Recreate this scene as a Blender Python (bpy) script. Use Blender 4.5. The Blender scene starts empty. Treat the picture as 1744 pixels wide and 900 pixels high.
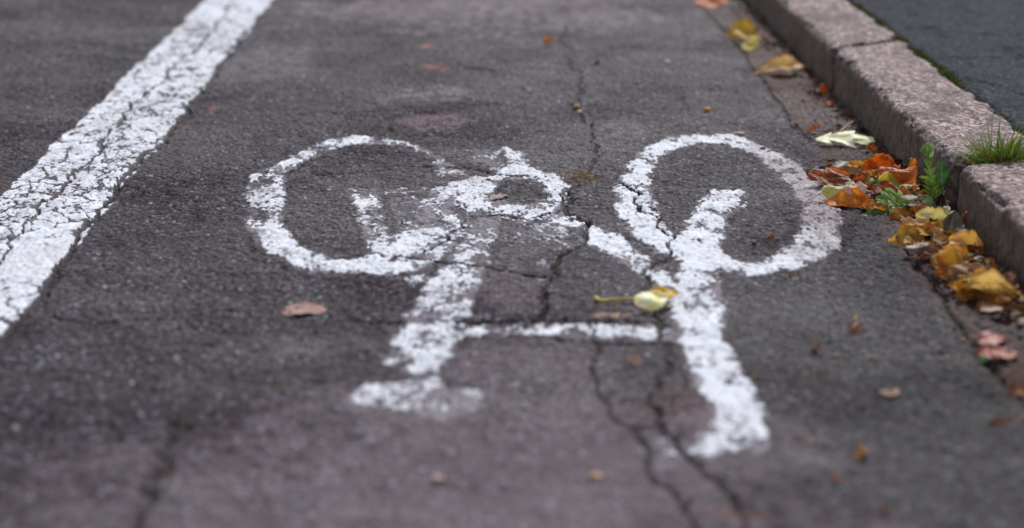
import bpy, bmesh, math, random
import numpy as np
from mathutils import Matrix, Vector

R = math.radians
F32 = np.float32
scene = bpy.context.scene
COL = scene.collection
random.seed(7)
rng = np.random.default_rng(11)

# ------------------------------------------------------------------ camera
FPX = 2940.0                      # focal length in photo pixels (photo 1744 x 900)
THETA = math.atan(910 / FPX)      # pitch below the horizon
PSI = math.atan(37 * math.cos(THETA) / FPX)
HC = 0.62 * math.cos(THETA)
LENS = 36.0 * FPX / 1744.0
cd = bpy.data.cameras.new('camera')
cam = bpy.data.objects.new('camera', cd)
COL.objects.link(cam)
scene.camera = cam
cd.sensor_width = 36.0
cd.lens = LENS
cd.clip_start = 0.01
cd.clip_end = 3000
cam.matrix_world = Matrix.Translation((0, 0, HC)) @ Matrix.Rotation(-PSI, 4, 'Z') @ Matrix.Rotation(math.pi / 2 - THETA, 4, 'X')
cd.dof.use_dof = True
cd.dof.focus_distance = 2.30
cd.dof.aperture_fstop = 2.7
cd.dof.aperture_blades = 0
MW = cam.matrix_world.to_3x3()


def P(px, py, z=0.0):
    """where the line of sight through a photo point meets the level z (metres)"""
    d = MW @ Vector(((px - 872) / FPX, -(py - 450) / FPX, -1.0))
    t = (z - HC) / d.z
    return Vector((d.x * t, d.y * t, z))


def ppm(px, py, z=0.0):
    """photo pixels per metre at that ground point"""
    p = P(px, py, z) - Vector((0, 0, HC))
    depth = -(MW.inverted() @ p).z
    return FPX / depth


# ------------------------------------------------------------------ noise
def _h(ix, iy, s):
    n = (ix.astype(np.int64) * 374761393 + iy.astype(np.int64) * 668265263 + s * 974634777) & 0xFFFFFFFF
    n = ((n ^ (n >> 13)) * 1274126177) & 0xFFFFFFFF
    n = (n ^ (n >> 16)) & 0xFFFFFFFF
    n = (n * 2246822519) & 0xFFFFFFFF
    n = n ^ (n >> 15)
    return (n & 0xFFFFFF).astype(F32) / F32(0xFFFFFF)


def vn(x, y, s=0):
    ix = np.floor(x); iy = np.floor(y)
    fx = (x - ix).astype(F32); fy = (y - iy).astype(F32)
    fx = fx * fx * (3 - 2 * fx); fy = fy * fy * (3 - 2 * fy)
    a = _h(ix, iy, s); b = _h(ix + 1, iy, s); c = _h(ix, iy + 1, s); d = _h(ix + 1, iy + 1, s)
    return (a + (b - a) * fx) * (1 - fy) + (c + (d - c) * fx) * fy


def fbm(x, y, s=0, o=4, g=0.5):
    t = 0; a = 1.0; w = 0
    for k in range(o):
        t = t + a * vn(x * 2 ** k + 17.3 * k, y * 2 ** k - 9.1 * k, s + k)
        w += a; a *= g
    return t / w


def vn3(x, y, z, s=0):
    iz = np.floor(z); f = (z - iz).astype(F32); f = f * f * (3 - 2 * f)
    a = vn(x + iz * 37.7, y - iz * 51.3, s)
    iz = iz + 1
    b = vn(x + iz * 37.7, y - iz * 51.3, s)
    return a + (b - a) * f


def voro(x, y, s=0, jit=0.9):
    ix = np.floor(x); iy = np.floor(y)
    f1 = np.full(x.shape, 9., F32); f2 = np.full(x.shape, 9., F32); rid = np.zeros(x.shape, F32)
    for dx in (-1, 0, 1):
        for dy in (-1, 0, 1):
            cx = ix + dx; cy = iy + dy
            px = cx + .5 + jit * (_h(cx, cy, s) - .5); py = cy + .5 + jit * (_h(cx, cy, s + 1) - .5)
            d = np.sqrt((px - x) ** 2 + (py - y) ** 2).astype(F32)
            r = _h(cx, cy, s + 2)
            near = d < f1
            f2 = np.where(near, f1, np.minimum(f2, d))
            rid = np.where(near, r, rid)
            f1 = np.where(near, d, f1)
    return f1, f2, rid


def sm(a, b, x):
    t = np.clip((x - a) / (b - a), 0, 1)
    return t * t * (3 - 2 * t)


# ------------------------------------------------------------------ cracks of the road (ground positions in metres)
def wiggle(pts, amp, lvl, rs):
    pts = [np.array((p.x, p.y)) for p in pts]
    for k in range(lvl):
        q = [pts[0]]
        for a, b in zip(pts[:-1], pts[1:]):
            L = np.linalg.norm(b - a)
            if L > 0.008:
                n = np.array((-(b - a)[1], (b - a)[0])) / max(L, 1e-6)
                q.append((a + b) / 2 + n * rs.uniform(-1, 1) * amp * min(L, .075))
            q.append(b)
        pts = q
    return np.array(pts)


CR = []     # (polyline, half width m, depth m)


def crack(px, w=0.003, d=0.004, amp=0.17, lvl=5, seed=0):
    w *= .72
    rs = random.Random(seed * 7 + len(CR))
    CR.append((wiggle([P(*p) for p in px], amp, lvl, rs), w, d))


crack([(958, 45), (955, 60), (962, 100), (985, 140), (990, 152), (973, 178), (990, 200), (1010, 230), (1013, 262), (1006, 290), (975, 308), (966, 330), (952, 360), (958, 352)], .003, .004)
crack([(966, 330), (985, 372), (1000, 393), (980, 430), (940, 476), (924, 498), (929, 522), (922, 545)], .0042, .006)
crack([(560, 446), (600, 447), (641, 437), (710, 444), (765, 454), (847, 464), (909, 474), (937, 476)], .0032, .005)
crack([(640, 548), (784, 549), (873, 549), (940, 547), (1020, 552), (1110, 553), (1140, 560)], .0045, .006)
crack([(940, 582), (1010, 584), (1130, 586)], .004, .004)
crack([(1098, 500), (1108, 520), (1123, 579), (1137, 605), (1115, 646), (1103, 690), (1123, 726), (1155, 753), (1198, 806), (1239, 842), (1252, 874), (1266, 900), (1300, 960)], .0036, .0045)
crack([(1000, 555), (1007, 579), (1003, 628), (1016, 659), (1038, 695), (1059, 725), (1099, 761), (1108, 815), (1158, 860), (1180, 896), (1200, 960)], .0034, .0035)
crack([(1059, 725), (1096, 735), (1123, 728)], .004, .005)
crack([(1050, 300), (1067, 323), (1083, 350), (1107, 367), (1125, 378), (1147, 407), (1143, 433), (1113, 453), (1100, 473), (1098, 500)], .0032, .005)
crack([(1083, 350), (1110, 352), (1118, 366)], .002, .003)
crack([(655, 288), (730, 286), (789, 289), (851, 301), (895, 303), (930, 306)], .0026, .004)
crack([(431, 296), (486, 300), (510, 288), (545, 268), (590, 262)], .0022, .003)
crack([(964, 355), (900, 376), (860, 368), (813, 369), (790, 392), (765, 408), (744, 424), (715, 443)], .003, .004)
crack([(291, 715), (314, 730), (291, 760), (272, 775), (287, 802), (249, 832), (264, 855), (230, 900), (215, 960)], .0075, .004)
crack([(87, 540), (213, 549), (280, 544), (400, 534), (470, 520)], .004, .003)
crack([(505, 197), (572, 197), (640, 191), (738, 194), (788, 187), (850, 180)], .0035, .003)
crack([(640, 214), (665, 205), (668, 228), (740, 234), (790, 228), (800, 210)], .003, .002)
crack([(1200, 20), (1245, 68), (1304, 144), (1347, 208), (1382, 240)], .005, .004, .05)
crack([(1545, 425), (1590, 480), (1627, 539), (1650, 575), (1700, 640), (1760, 700), (1900, 860)], .007, .007, .08)
crack([(520, 60), (600, 58), (700, 62), (820, 66), (950, 60)], .004, .002, .06)
crack([(790, 115), (838, 121)], .006, .004)
crack([(705, 122), (735, 118), (768, 113)], .004, .003)
crack([(403, 0), (313, 100), (267, 147), (173, 247), (120, 300), (40, 400), (7, 440), (-60, 510)], .003, .0035, .12)
crack([(450, 20), (413, 60), (333, 167), (287, 233), (200, 325), (147, 390), (87, 484), (20, 560), (-40, 640)], .0052, .005, .10)
crack([(700, 620), (640, 640), (560, 655), (470, 660), (380, 640), (330, 665), (291, 715)], .005, .0015)
crack([(1140, 700), (1165, 650), (1180, 640)], .002, .002)
crack([(420, 400), (450, 470), (420, 540)], .002, .002)
crack([(1155, 160), (1162, 190)], .002, .002)


def crack_field(X, Y):
    """0..1 crack presence and depth at points"""
    D = np.zeros(X.shape, F32); M = np.zeros(X.shape, F32)
    for pl, w, dep in CR:
        bx0, by0 = pl.min(0) - .05; bx1, by1 = pl.max(0) + .05
        sel = np.nonzero((X > bx0) & (X < bx1) & (Y > by0) & (Y < by1))[0]
        if len(sel) == 0: continue
        x = X[sel]; y = Y[sel]; dm = np.full(x.shape, 9., F32)
        for k in range(len(pl) - 1):
            a = pl[k]; b = pl[k + 1]; ab = b - a
            r = .03
            c = np.nonzero((x > min(a[0], b[0]) - r) & (x < max(a[0], b[0]) + r) & (y > min(a[1], b[1]) - r) & (y < max(a[1], b[1]) + r))[0]
            if len(c) == 0: continue
            t = np.clip(((x[c] - a[0]) * ab[0] + (y[c] - a[1]) * ab[1]) / max(ab @ ab, 1e-9), 0, 1)
            d = np.hypot(x[c] - a[0] - t * ab[0], y[c] - a[1] - t * ab[1])
            dm[c] = np.minimum(dm[c], d)
        wv = w * (0.45 + 1.1 * vn(x * 45, y * 45, 77))
        m = 1 - sm(wv * .5, wv * 1.25, dm)
        M[sel] = np.maximum(M[sel], m)
        D[sel] = np.maximum(D[sel], m * dep + (1 - sm(0, w * 5, dm)) * dep * .18)
    return M, D


# ------------------------------------------------------------------ painted bicycle: outlines as traced on the ground
# (outer outline, hole or None, coverage anchors (px, py, value), greyness)
SH = [
    # left wheel
    ([(600, 231), (544, 245), (500, 265), (469, 283), (431, 300), (414, 331), (410, 362), (424, 393), (445, 420), (469, 444), (517, 465), (562, 468), (606, 472), (660, 474), (715, 470), (760, 440), (800, 390), (812, 345), (800, 305), (766, 278), (715, 250), (655, 236)],
     [(703, 252), (650, 246), (600, 248), (545, 262), (520, 275), (486, 300), (482, 338), (479, 372), (489, 396), (510, 427), (558, 446), (606, 442), (641, 434), (690, 415), (730, 380), (745, 340), (745, 300), (735, 275)],
     [(424, 330, .30), (472, 330, .85), (416, 365, .3), (450, 400, 1.0), (490, 450, 1.), (560, 460, .95), (620, 455, .85), (680, 455, .72), (730, 460, .45), (600, 240, .66), (540, 258, .7), (500, 285, .74), (455, 290, .35), (660, 242, .55), (730, 262, .34), (770, 300, .25), (775, 345, .38), (765, 385, .4), (710, 440, .6)]),
    ([(598, 333), (645, 336), (655, 370), (668, 425), (622, 430), (612, 380)], None, [(620, 338, .6), (625, 370, .42), (640, 415, .45)]),
    ([(590, 322), (720, 321), (760, 330), (715, 334), (600, 336)], None, [(620, 328, .18), (700, 325, .2)]),
    ([(700, 395), (735, 392), (765, 390), (768, 402), (745, 418), (700, 440), (640, 440), (625, 430), (628, 418), (665, 415)], None, [(700, 400, .98), (680, 425, .98), (640, 430, .9), (755, 400, .75)]),
    ([(680, 338), (800, 340), (775, 400), (700, 442), (640, 442), (622, 425), (690, 392), (665, 350)], None, [(720, 370, .34), (760, 360, .42), (660, 410, .48)]),
    ([(735, 345), (800, 345), (790, 375), (765, 392), (735, 392), (715, 375)], None, [(750, 350, .30), (770, 380, .28)]),
    # bottom bracket and pedal ring
    ([(775, 310), (840, 300), (930, 298), (955, 308), (966, 325), (958, 350), (935, 372), (880, 382), (840, 370), (800, 365), (790, 350), (728, 337), (735, 328)],
     [(848, 314), (880, 304), (908, 306), (930, 325), (932, 340), (905, 348), (870, 350), (838, 338), (842, 325)],
     [(800, 320, 1.0), (760, 330, .62), (830, 345, .9), (900, 364, .8), (945, 345, .8), (945, 318, .9), (900, 300, .8), (870, 370, .75)]),
    ([(861, 256), (888, 262), (896, 284), (932, 299), (930, 304), (848, 302), (872, 285), (857, 268)], None, [(875, 262, .9), (880, 275, .55), (885, 293, .95), (920, 300, .85)]),
    ([(805, 255), (850, 258), (870, 285), (850, 298), (800, 280)], None, [(830, 270, .22)]),
    # seat tube
    ([(806, 372), (860, 372), (840, 420), (828, 455), (806, 525), (778, 580), (752, 637), (705, 640), (654, 622), (680, 575), (698, 530), (745, 470), (768, 440), (785, 410)], None,
     [(820, 380, .3), (800, 420, .42), (800, 450, .42), (780, 480, .8), (750, 510, .8), (760, 545, .7), (720, 575, .72), (790, 540, .5), (690, 580, .5), (718, 620, 1.02), (668, 616, .6)]),
    ([(690, 478), (728, 470), (730, 485), (700, 496)], None, [(710, 482, .6)]),
    # saddle
    ([(587, 683), (605, 668), (650, 660), (700, 652), (745, 638), (758, 656), (785, 663), (815, 668), (832, 685), (815, 702), (780, 707), (740, 709), (690, 703), (640, 699), (600, 694)], None,
     [(620, 680, .55), (700, 662, .42), (740, 650, .8), (720, 690, .62), (780, 690, .72), (640, 690, .48), (690, 675, .3), (800, 685, .5)]),
    # crossbar
    ([(770, 560), (900, 557), (1000, 558), (1150, 561), (1152, 583), (1040, 582), (960, 577), (860, 575), (770, 576)], None,
     [(800, 567, .42), (850, 567, .25), (880, 565, .45), (940, 565, .78), (985, 569, .3), (1040, 571, .72), (1095, 572, .76), (1135, 573, .5)]),
    # down tube
    ([(915, 357), (965, 360), (998, 383), (985, 397), (940, 380)], None, [(950, 368, .6), (985, 385, .8)]),
    ([(1003, 390), (1030, 394), (1070, 418), (1112, 448), (1150, 480), (1152, 500), (1110, 482), (1080, 463), (1040, 440), (990, 417)], None, [(1020, 405, .92), (1070, 440, .92), (1110, 470, .85)]),
    ([(850, 385), (960, 375), (985, 440), (940, 470), (850, 460)], None, [(870, 400, .14), (940, 385, .2), (900, 450, .06)]),
    # right wheel
    ([(1050, 317), (1062, 298), (1070, 285), (1083, 267), (1107, 252), (1140, 238), (1193, 232), (1237, 232), (1280, 243), (1320, 260), (1360, 283), (1393, 310), (1420, 343), (1432, 380), (1427, 417), (1407, 440), (1363, 460), (1327, 467), (1273, 474), (1227, 467), (1190, 450), (1150, 437), (1120, 433), (1083, 407), (1063, 380), (1050, 360)],
     [(1107, 297), (1112, 282), (1123, 272), (1157, 255), (1190, 247), (1227, 247), (1260, 255), (1290, 273), (1320, 297), (1350, 323), (1368, 357), (1367, 390), (1350, 417), (1320, 437), (1267, 450), (1243, 445), (1223, 437), (1180, 425), (1145, 405), (1127, 383), (1120, 360), (1107, 333)],
     [(1075, 350, .9), (1060, 320, .62), (1095, 310, .85), (1130, 420, 1.), (1100, 390, .97), (1090, 275, .72), (1130, 252, .8), (1190, 240, .9), (1230, 240, .9), (1300, 262, .86), (1350, 300, .84), (1390, 340, .84), (1400, 400, .93), (1350, 440, .97), (1280, 460, .95), (1200, 445, .93)]),
    # handlebar stem
    ([(1217, 327), (1267, 330), (1257, 353), (1240, 370), (1227, 413), (1226, 445), (1222, 485), (1231, 525), (1233, 574), (1251, 619), (1278, 664), (1297, 704), (1308, 744), (1293, 764), (1250, 776), (1208, 784), (1180, 775), (1158, 752), (1208, 737), (1217, 722), (1204, 690), (1182, 650), (1161, 605), (1153, 565), (1143, 520), (1145, 485), (1160, 463), (1146, 440), (1153, 413), (1170, 383), (1190, 350)], None,
     [(1240, 335, .95), (1200, 380, .92), (1190, 440, .92), (1190, 500, .9), (1195, 560, .95), (1220, 650, .95), (1260, 730, .94), (1190, 760, .8)]),
    ([(1258, 352), (1270, 351), (1272, 357), (1260, 359)], None, [(1265, 355, 1.)]),
    ([(1108, 750), (1135, 744), (1155, 756), (1152, 781), (1125, 778)], None, [(1132, 762, .6)]),
]


def seg_sd(X, Y, poly):
    """signed distance, inside positive"""
    x = X.astype(F32); y = Y.astype(F32)
    d = np.full(x.shape, 9e9, F32); ins = np.zeros(x.shape, bool)
    n = len(poly)
    for k in range(n):
        a = poly[k]; b = poly[(k + 1) % n]; abx = b[0] - a[0]; aby = b[1] - a[1]
        t = np.clip(((x - a[0]) * abx + (y - a[1]) * aby) / max(abx * abx + aby * aby, 1e-12), 0, 1)
        d = np.minimum(d, (x - a[0] - t * abx) ** 2 + (y - a[1] - t * aby) ** 2)
        cond = (a[1] > y) != (b[1] > y)
        if abs(aby) > 1e-9:
            ins ^= cond & (x < abx * (y - a[1]) / aby + a[0])
    d = np.sqrt(d)
    return np.where(ins, d, -d)


def gp(pts):
    return [(p.x, p.y) for p in (P(*q) for q in pts)]


def bike_strength(X, Y):
    """coverage 0..1 of the worn bicycle symbol at ground points"""
    S = np.zeros(X.shape, F32)
    wx = X + .006 * (fbm(X * 60, Y * 60, 301, 3) - .5) * 2; wy = Y + .014 * (fbm(X * 60, Y * 40, 302, 3) - .5) * 2
    for outer, hole, anc in SH:
        o = gp(outer); ox = [p[0] for p in o]; oy = [p[1] for p in o]
        sel = np.nonzero((X > min(ox) - .03) & (X < max(ox) + .03) & (Y > min(oy) - .04) & (Y < max(oy) + .04))[0]
        if len(sel) == 0: continue
        sd = seg_sd(wx[sel], wy[sel], o)
        if hole: sd = np.minimum(sd, -seg_sd(wx[sel], wy[sel], gp(hole)))
        num = 0; den = 0
        for ax, ay, v in anc:
            a = P(ax, ay)
            w = 1 / (((X[sel] - a.x) ** 2 + (.6 * (Y[sel] - a.y)) ** 2) + 2e-4) ** 2
            num = num + w * v; den = den + w
        s = num / den * sm(-.006, .008, sd)
        S[sel] = np.maximum(S[sel], s.astype(F32))
    return S


def line_strength(X, Y):
    e = .008 * (fbm(X * 40, Y * 14, 311, 4) - .5) * 2
    a = sm(-.003, .003, X + .652 + e); b = sm(-.004, .006, -(X + .497 + e * 1.4))
    return a * b * (0.86 + .22 * (fbm(X * 14, Y * 6, 313, 3) - .3))


# ------------------------------------------------------------------ road relief
def relief(X, Y, fine=True):
    base = .0050 * (fbm(X * 6, Y * 9, 5, 4) - .5) + .0032 * (fbm(X * 22, Y * 22, 8, 3) - .5) * 2
    if not fine: return base
    f1, f2, r = voro(X * 165, Y * 165, 21)
    st = (1 - np.clip(f1 * 1.25, 0, 1) ** 2) * (.25 + .9 * r)
    g1, g2, r2 = voro(X * 330 + 3, Y * 330, 31)
    wear = .55 + .75 * fbm(X * 5, Y * 4, 45, 3)
    gut = sm(.47, .49, X)
    h = .0028 * st + .0008 * (1 - g1) * r2 + .0014 * (fbm(X * 75, Y * 75, 47, 3) - .5) * 2
    h = h * wear
    return base + h + gut * .006 * (fbm(X * 45, Y * 40, 51, 4) - .62)


def axis(segs):
    out = []
    for a, b, st in segs:
        n = max(1, int(round((b - a) / st))); out.append(np.linspace(a, b, n, endpoint=False))
    out.append([segs[-1][1]])
    return np.concatenate(out)


def grid_mesh(name, xs, ys, zf, mat, attrs=None, keep=None):
    nx, ny = len(xs), len(ys)
    GX, GY = np.meshgrid(xs, ys)
    X = GX.ravel(); Y = GY.ravel()
    Z = zf(X, Y) if callable(zf) else zf
    i = np.arange((ny - 1) * nx).reshape(ny - 1, nx)[:, :-1].ravel()
    F = np.stack([i, i + 1, i + 1 + nx, i + nx], 1)
    if keep is not None:
        F = F[keep(F)]
    used = np.unique(F); remap = np.full(len(X), -1, np.int64); remap[used] = np.arange(len(used)); F = remap[F]
    me = bpy.data.meshes.new(name)
    V = np.stack([X[used], Y[used], Z[used]], 1).astype(F32)
    me.vertices.add(len(V)); me.vertices.foreach_set('co', V.ravel())
    me.loops.add(F.size); me.loops.foreach_set('vertex_index', F.ravel().astype(np.int32))
    me.polygons.add(len(F)); me.polygons.foreach_set('loop_start', np.arange(0, F.size, 4, dtype=np.int32))
    me.polygons.foreach_set('loop_total', np.full(len(F), 4, np.int32))
    me.polygons.foreach_set('use_smooth', np.ones(len(F), bool))
    me.update(calc_edges=True)
    for k, v in (attrs or {}).items():
        a = me.attributes.new(k, 'FLOAT', 'POINT'); a.data.foreach_set('value', v[used].astype(F32))
    me.materials.append(mat)
    o = bpy.data.objects.new(name, me); COL.objects.link(o)
    return o


def tag(o, label=None, cat=None, group=None, kind=None):
    if label: o['label'] = label
    if cat: o['category'] = cat
    if group: o['group'] = group
    if kind: o['kind'] = kind
    return o


# ------------------------------------------------------------------ material helpers
def lin(c):
    return tuple(((v / 255) / 12.92 if v / 255 <= .04045 else ((v / 255 + .055) / 1.055) ** 2.4) for v in c[:3]) + (1,)


class N:
    def __init__(s, name):
        s.m = bpy.data.materials.new(name); s.m.use_nodes = True
        s.t = s.m.node_tree; s.t.nodes.clear()
        s.out = s.t.nodes.new('ShaderNodeOutputMaterial')
        s.b = s.n('ShaderNodeBsdfPrincipled'); s.l(s.b.outputs[0], s.out.inputs[0])

    def n(s, typ, **k):
        nd = s.t.nodes.new(typ)
        for a, v in k.items(): setattr(nd, a, v)
        return nd

    def l(s, a, b): s.t.links.new(a, b)

    def co(s, scale=(1, 1, 1), src='Object'):
        tc = s.n('ShaderNodeTexCoord'); mp = s.n('ShaderNodeMapping'); mp.inputs['Scale'].default_value = scale
        s.l(tc.outputs[src], mp.inputs[0]); return mp.outputs[0]

    def noise(s, vec, sc, det=3, rough=.5, out='Fac'):
        nd = s.n('ShaderNodeTexNoise'); nd.inputs['Scale'].default_value = sc; nd.inputs['Detail'].default_value = det
        nd.inputs['Roughness'].default_value = rough; s.l(vec, nd.inputs['Vector']); return nd.outputs[out]

    def vor(s, vec, sc, feat='F1', out='Distance'):
        nd = s.n('ShaderNodeTexVoronoi'); nd.feature = feat; nd.inputs['Scale'].default_value = sc
        s.l(vec, nd.inputs['Vector']); return nd.outputs[out]

    def ramp(s, v, stops):
        nd = s.n('ShaderNodeValToRGB'); e = nd.color_ramp.elements
        while len(e) < len(stops): e.new(.5)
        for el, (p, c) in zip(e, stops):
            el.position = p; el.color = c if isinstance(c, tuple) else (c, c, c, 1)
        s.l(v, nd.inputs[0]); return nd.outputs[0]

    def mix(s, f, a, b, mode='MIX'):
        nd = s.n('ShaderNodeMix', data_type='RGBA', blend_type=mode)
        for sock, v in ((nd.inputs[0], f), (nd.inputs[6], a), (nd.inputs[7], b)):
            if isinstance(v, (int, float)): sock.default_value = v
            elif isinstance(v, tuple): sock.default_value = v
            else: s.l(v, sock)
        return nd.outputs[2]

    def math(s, op, a, b=0.0, c=None):
        nd = s.n('ShaderNodeMath', operation=op)
        for sock, v in zip(nd.inputs, (a, b, c)):
            if v is None: continue
            if isinstance(v, (int, float)): sock.default_value = v
            else: s.l(v, sock)
        return nd.outputs[0]

    def attr(s, name):
        nd = s.n('ShaderNodeAttribute'); nd.attribute_name = name; return nd.outputs['Fac']

    def bump(s, h, strength=.5, dist=.001, prev=None):
        nd = s.n('ShaderNodeBump'); nd.inputs['Strength'].default_value = strength; nd.inputs['Distance'].default_value = dist
        s.l(h, nd.inputs['Height'])
        if prev is not None: s.l(prev, nd.inputs['Normal'])
        return nd.outputs[0]

    def set(s, k, v):
        if isinstance(v, (int, float, tuple)): s.b.inputs[k].default_value = v
        else: s.l(v, s.b.inputs[k])


def mat_asphalt(name, road=True):
    s = N(name); v = s.co()
    cell = s.vor(v, 170, out='Color'); dist = s.vor(v, 170)
    cr = s.n('ShaderNodeSeparateColor'); s.l(cell, cr.inputs[0])
    fine = s.noise(v, 900, 3, .6); mid = s.noise(v, 60, 4, .6); big = s.noise(v, 5, 4, .55)
    if road:
        stone = s.ramp(cr.outputs[0], [(0, lin((36, 26, 33))), (.35, lin((62, 47, 57))), (.62, lin((90, 70, 83))), (.83, lin((106, 90, 106))), (.962, lin((116, 118, 136))), (1, lin((160, 164, 178)))])  # palest bluish stops paint the aggregate's glints into the stone colour
        warm = s.ramp(cr.outputs[1], [(0, 0.), (.72, 0.), (.9, .55), (1, .8)])
        stone = s.mix(warm, stone, lin((84, 62, 58)))
        binder = lin((33, 25, 31))
    else:
        stone = s.ramp(cr.outputs[0], [(0, lin((66, 66, 71))), (.5, lin((84, 85, 91))), (.9, lin((100, 101, 108))), (1, lin((112, 114, 122)))])
        binder = lin((46, 48, 55))
    c = s.mix(s.ramp(dist, [(.25, 0.), (.62, .85)]), stone, binder)
    c = s.mix(.55, c, s.ramp(fine, [(.25, .45), (.75, 1.)]), 'MULTIPLY')
    c = s.mix(.5, c, s.ramp(mid, [(.3, .62), (.72, 1.)]), 'MULTIPLY')
    c = s.mix(.6, c, s.ramp(big, [(.3, .66), (.7, 1.)]), 'MULTIPLY')
    if road:
        tone = s.attr('tone'); comb = s.n('ShaderNodeCombineColor')
        for k in range(3): s.l(tone, comb.inputs[k])
        c = s.mix(1.0, c, comb.outputs[0], 'MULTIPLY')
        c = s.mix(s.math('MULTIPLY', s.attr('smoothp'), .75), c, s.mix(s.noise(v, 160, 4, .7), lin((94, 81, 87)), lin((130, 116, 122))))
        c = s.mix(s.math('MULTIPLY', s.attr('residue'), s.ramp(fine, [(.3, .35), (.6, .62)])), c, lin((150, 142, 150)))
        c = s.mix(s.math('MULTIPLY', s.attr('rust'), .7), c, lin((150, 92, 78)))
        dirtc = s.mix(s.noise(v, 120, 4, .7), lin((32, 23, 21)), lin((88, 62, 55)))
        c = s.mix(s.attr('dirt'), c, dirtc)
        c = s.mix(s.attr('crack'), c, s.mix(s.noise(v, 200, 2), lin((24, 19, 19)), lin((54, 42, 37))))
    if not road:
        c = s.mix(s.ramp(s.noise(s.co((1, .6, 1)), 14, 6, .7), [(.52, 0.), (.66, .75)]), c, lin((44, 44, 50)))
        c = s.mix(s.ramp(s.noise(v, 70, 5, .7), [(.6, 0.), (.72, .6)]), c, lin((104, 104, 110)))
    s.set('Base Color', c)
    s.set('Roughness', s.ramp(s.noise(v, 240, 3), [(.3, .56), (.7, .86)]) if road else .95)
    s.set('Specular IOR Level', s.ramp(s.noise(v, 3.2, 5, .6), [(.34, .10), (.66, .42)]) if road else .06)
    h = s.math('ADD', s.math('MULTIPLY', dist, -1.0), s.math('MULTIPLY', fine, .6))
    s.set('Normal', s.bump(h, .9 if road else .5, .0020 if road else .0012))
    return s.m


def mat_paint():
    s = N('worn_white_paint'); v = s.co()
    cov = s.attr('cov'); gr = s.attr('grey')
    fine = s.noise(v, 500, 4, .65); mid = s.noise(v, 45, 4, .6)
    white = s.mix(s.ramp(mid, [(.32, 0.), (.7, 1.)]), lin((200, 202, 209)), lin((232, 236, 241)))
    white = s.mix(s.math('MULTIPLY', s.ramp(fine, [(.42, 1.), (.6, 0.)]), .35), white, lin((150, 142, 146)))
    grey = s.mix(s.ramp(s.noise(v, 180, 4, .7), [(.35, 0.), (.65, 1.)]), lin((112, 100, 100)), lin((172, 162, 162)))
    c = s.mix(gr, white, grey)
    c = s.mix(s.ramp(cov, [(0., 1.), (.10, .45), (.26, 0.)]), c, lin((116, 107, 115)))
    s.set('Base Color', c); s.set('Roughness', .8); s.set('Specular IOR Level', .15)
    s.set('Normal', s.bump(s.noise(v, 380, 4, .7), .45, .0008))
    return s.m


def mat_granite():
    s = N('weathered_granite'); v = s.co()
    g = s.vor(v, 240, out='Color'); cr = s.n('ShaderNodeSeparateColor'); s.l(g, cr.inputs[0])
    grain = s.ramp(cr.outputs[0], [(0, lin((56, 45, 45))), (.22, lin((122, 99, 97))), (.6, lin((172, 145, 142))), (1, lin((214, 192, 190)))])
    vs = s.co((1, 1, 1))
    pat = s.noise(s.co((1.6, .6, 1)), 62, 8, .8)
    c = s.mix(s.ramp(pat, [(.46, 0.), (.60, .85)]), grain, lin((54, 44, 43)))
    c = s.mix(s.ramp(s.noise(s.co((1.3, .7, 1)), 20, 6, .68), [(.50, 0.), (.60, .62)]), c, lin((72, 60, 58)))
    strk = s.noise(s.co((1.0, 3.6, 1.0)), 55, 5, .7)
    c = s.mix(s.ramp(strk, [(.50, 0.), (.62, .75)]), c, lin((40, 34, 33)))
    big = s.noise(v, 9, 4, .6)
    c = s.mix(s.ramp(big, [(.4, 0.), (.68, .45)]), c, lin((84, 72, 69)))
    # road dirt and shade together, both put into the colour of front and ends
    side = s.attr('grime_shade')
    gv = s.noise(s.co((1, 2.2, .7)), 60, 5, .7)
    grime_shade = s.mix(s.ramp(gv, [(.35, 0.), (.68, 1.)]), lin((58, 47, 41)), lin((118, 100, 90)))
    c = s.mix(s.math('MULTIPLY', side, s.ramp(s.noise(v, 40, 5, .7), [(.2, 1.), (.85, .7)])), c, grime_shade)
    mossf = s.math('MULTIPLY', s.ramp(s.noise(v, 16, 5, .7), [(.60, 0.), (.68, .8)]), s.ramp(s.noise(v, 210, 3, .6), [(.4, 0.), (.6, 1.)]))
    c = s.mix(mossf, c, lin((72, 74, 34)))
    s.set('Base Color', c); s.set('Roughness', .8); s.set('Specular IOR Level', .3)
    b1 = s.bump(s.noise(s.co((1, 1.6, .8)), 150, 6, .75), .7, .003)
    s.set('Normal', s.bump(s.vor(v, 420), .35, .001, b1))
    return s.m


def simple(name, c1, c2, sc=200, rough=.8, bs=.4, bd=.001, spec=.2):
    s = N(name); v = s.co()
    s.set('Base Color', s.mix(s.ramp(s.noise(v, sc, 4, .6), [(.35, 0.), (.65, 1.)]), lin(c1), lin(c2)))
    s.set('Roughness', rough); s.set('Specular IOR Level', spec)
    s.set('Normal', s.bump(s.noise(v, sc * 1.5, 4, .6), bs, bd))
    return s.m


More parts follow.
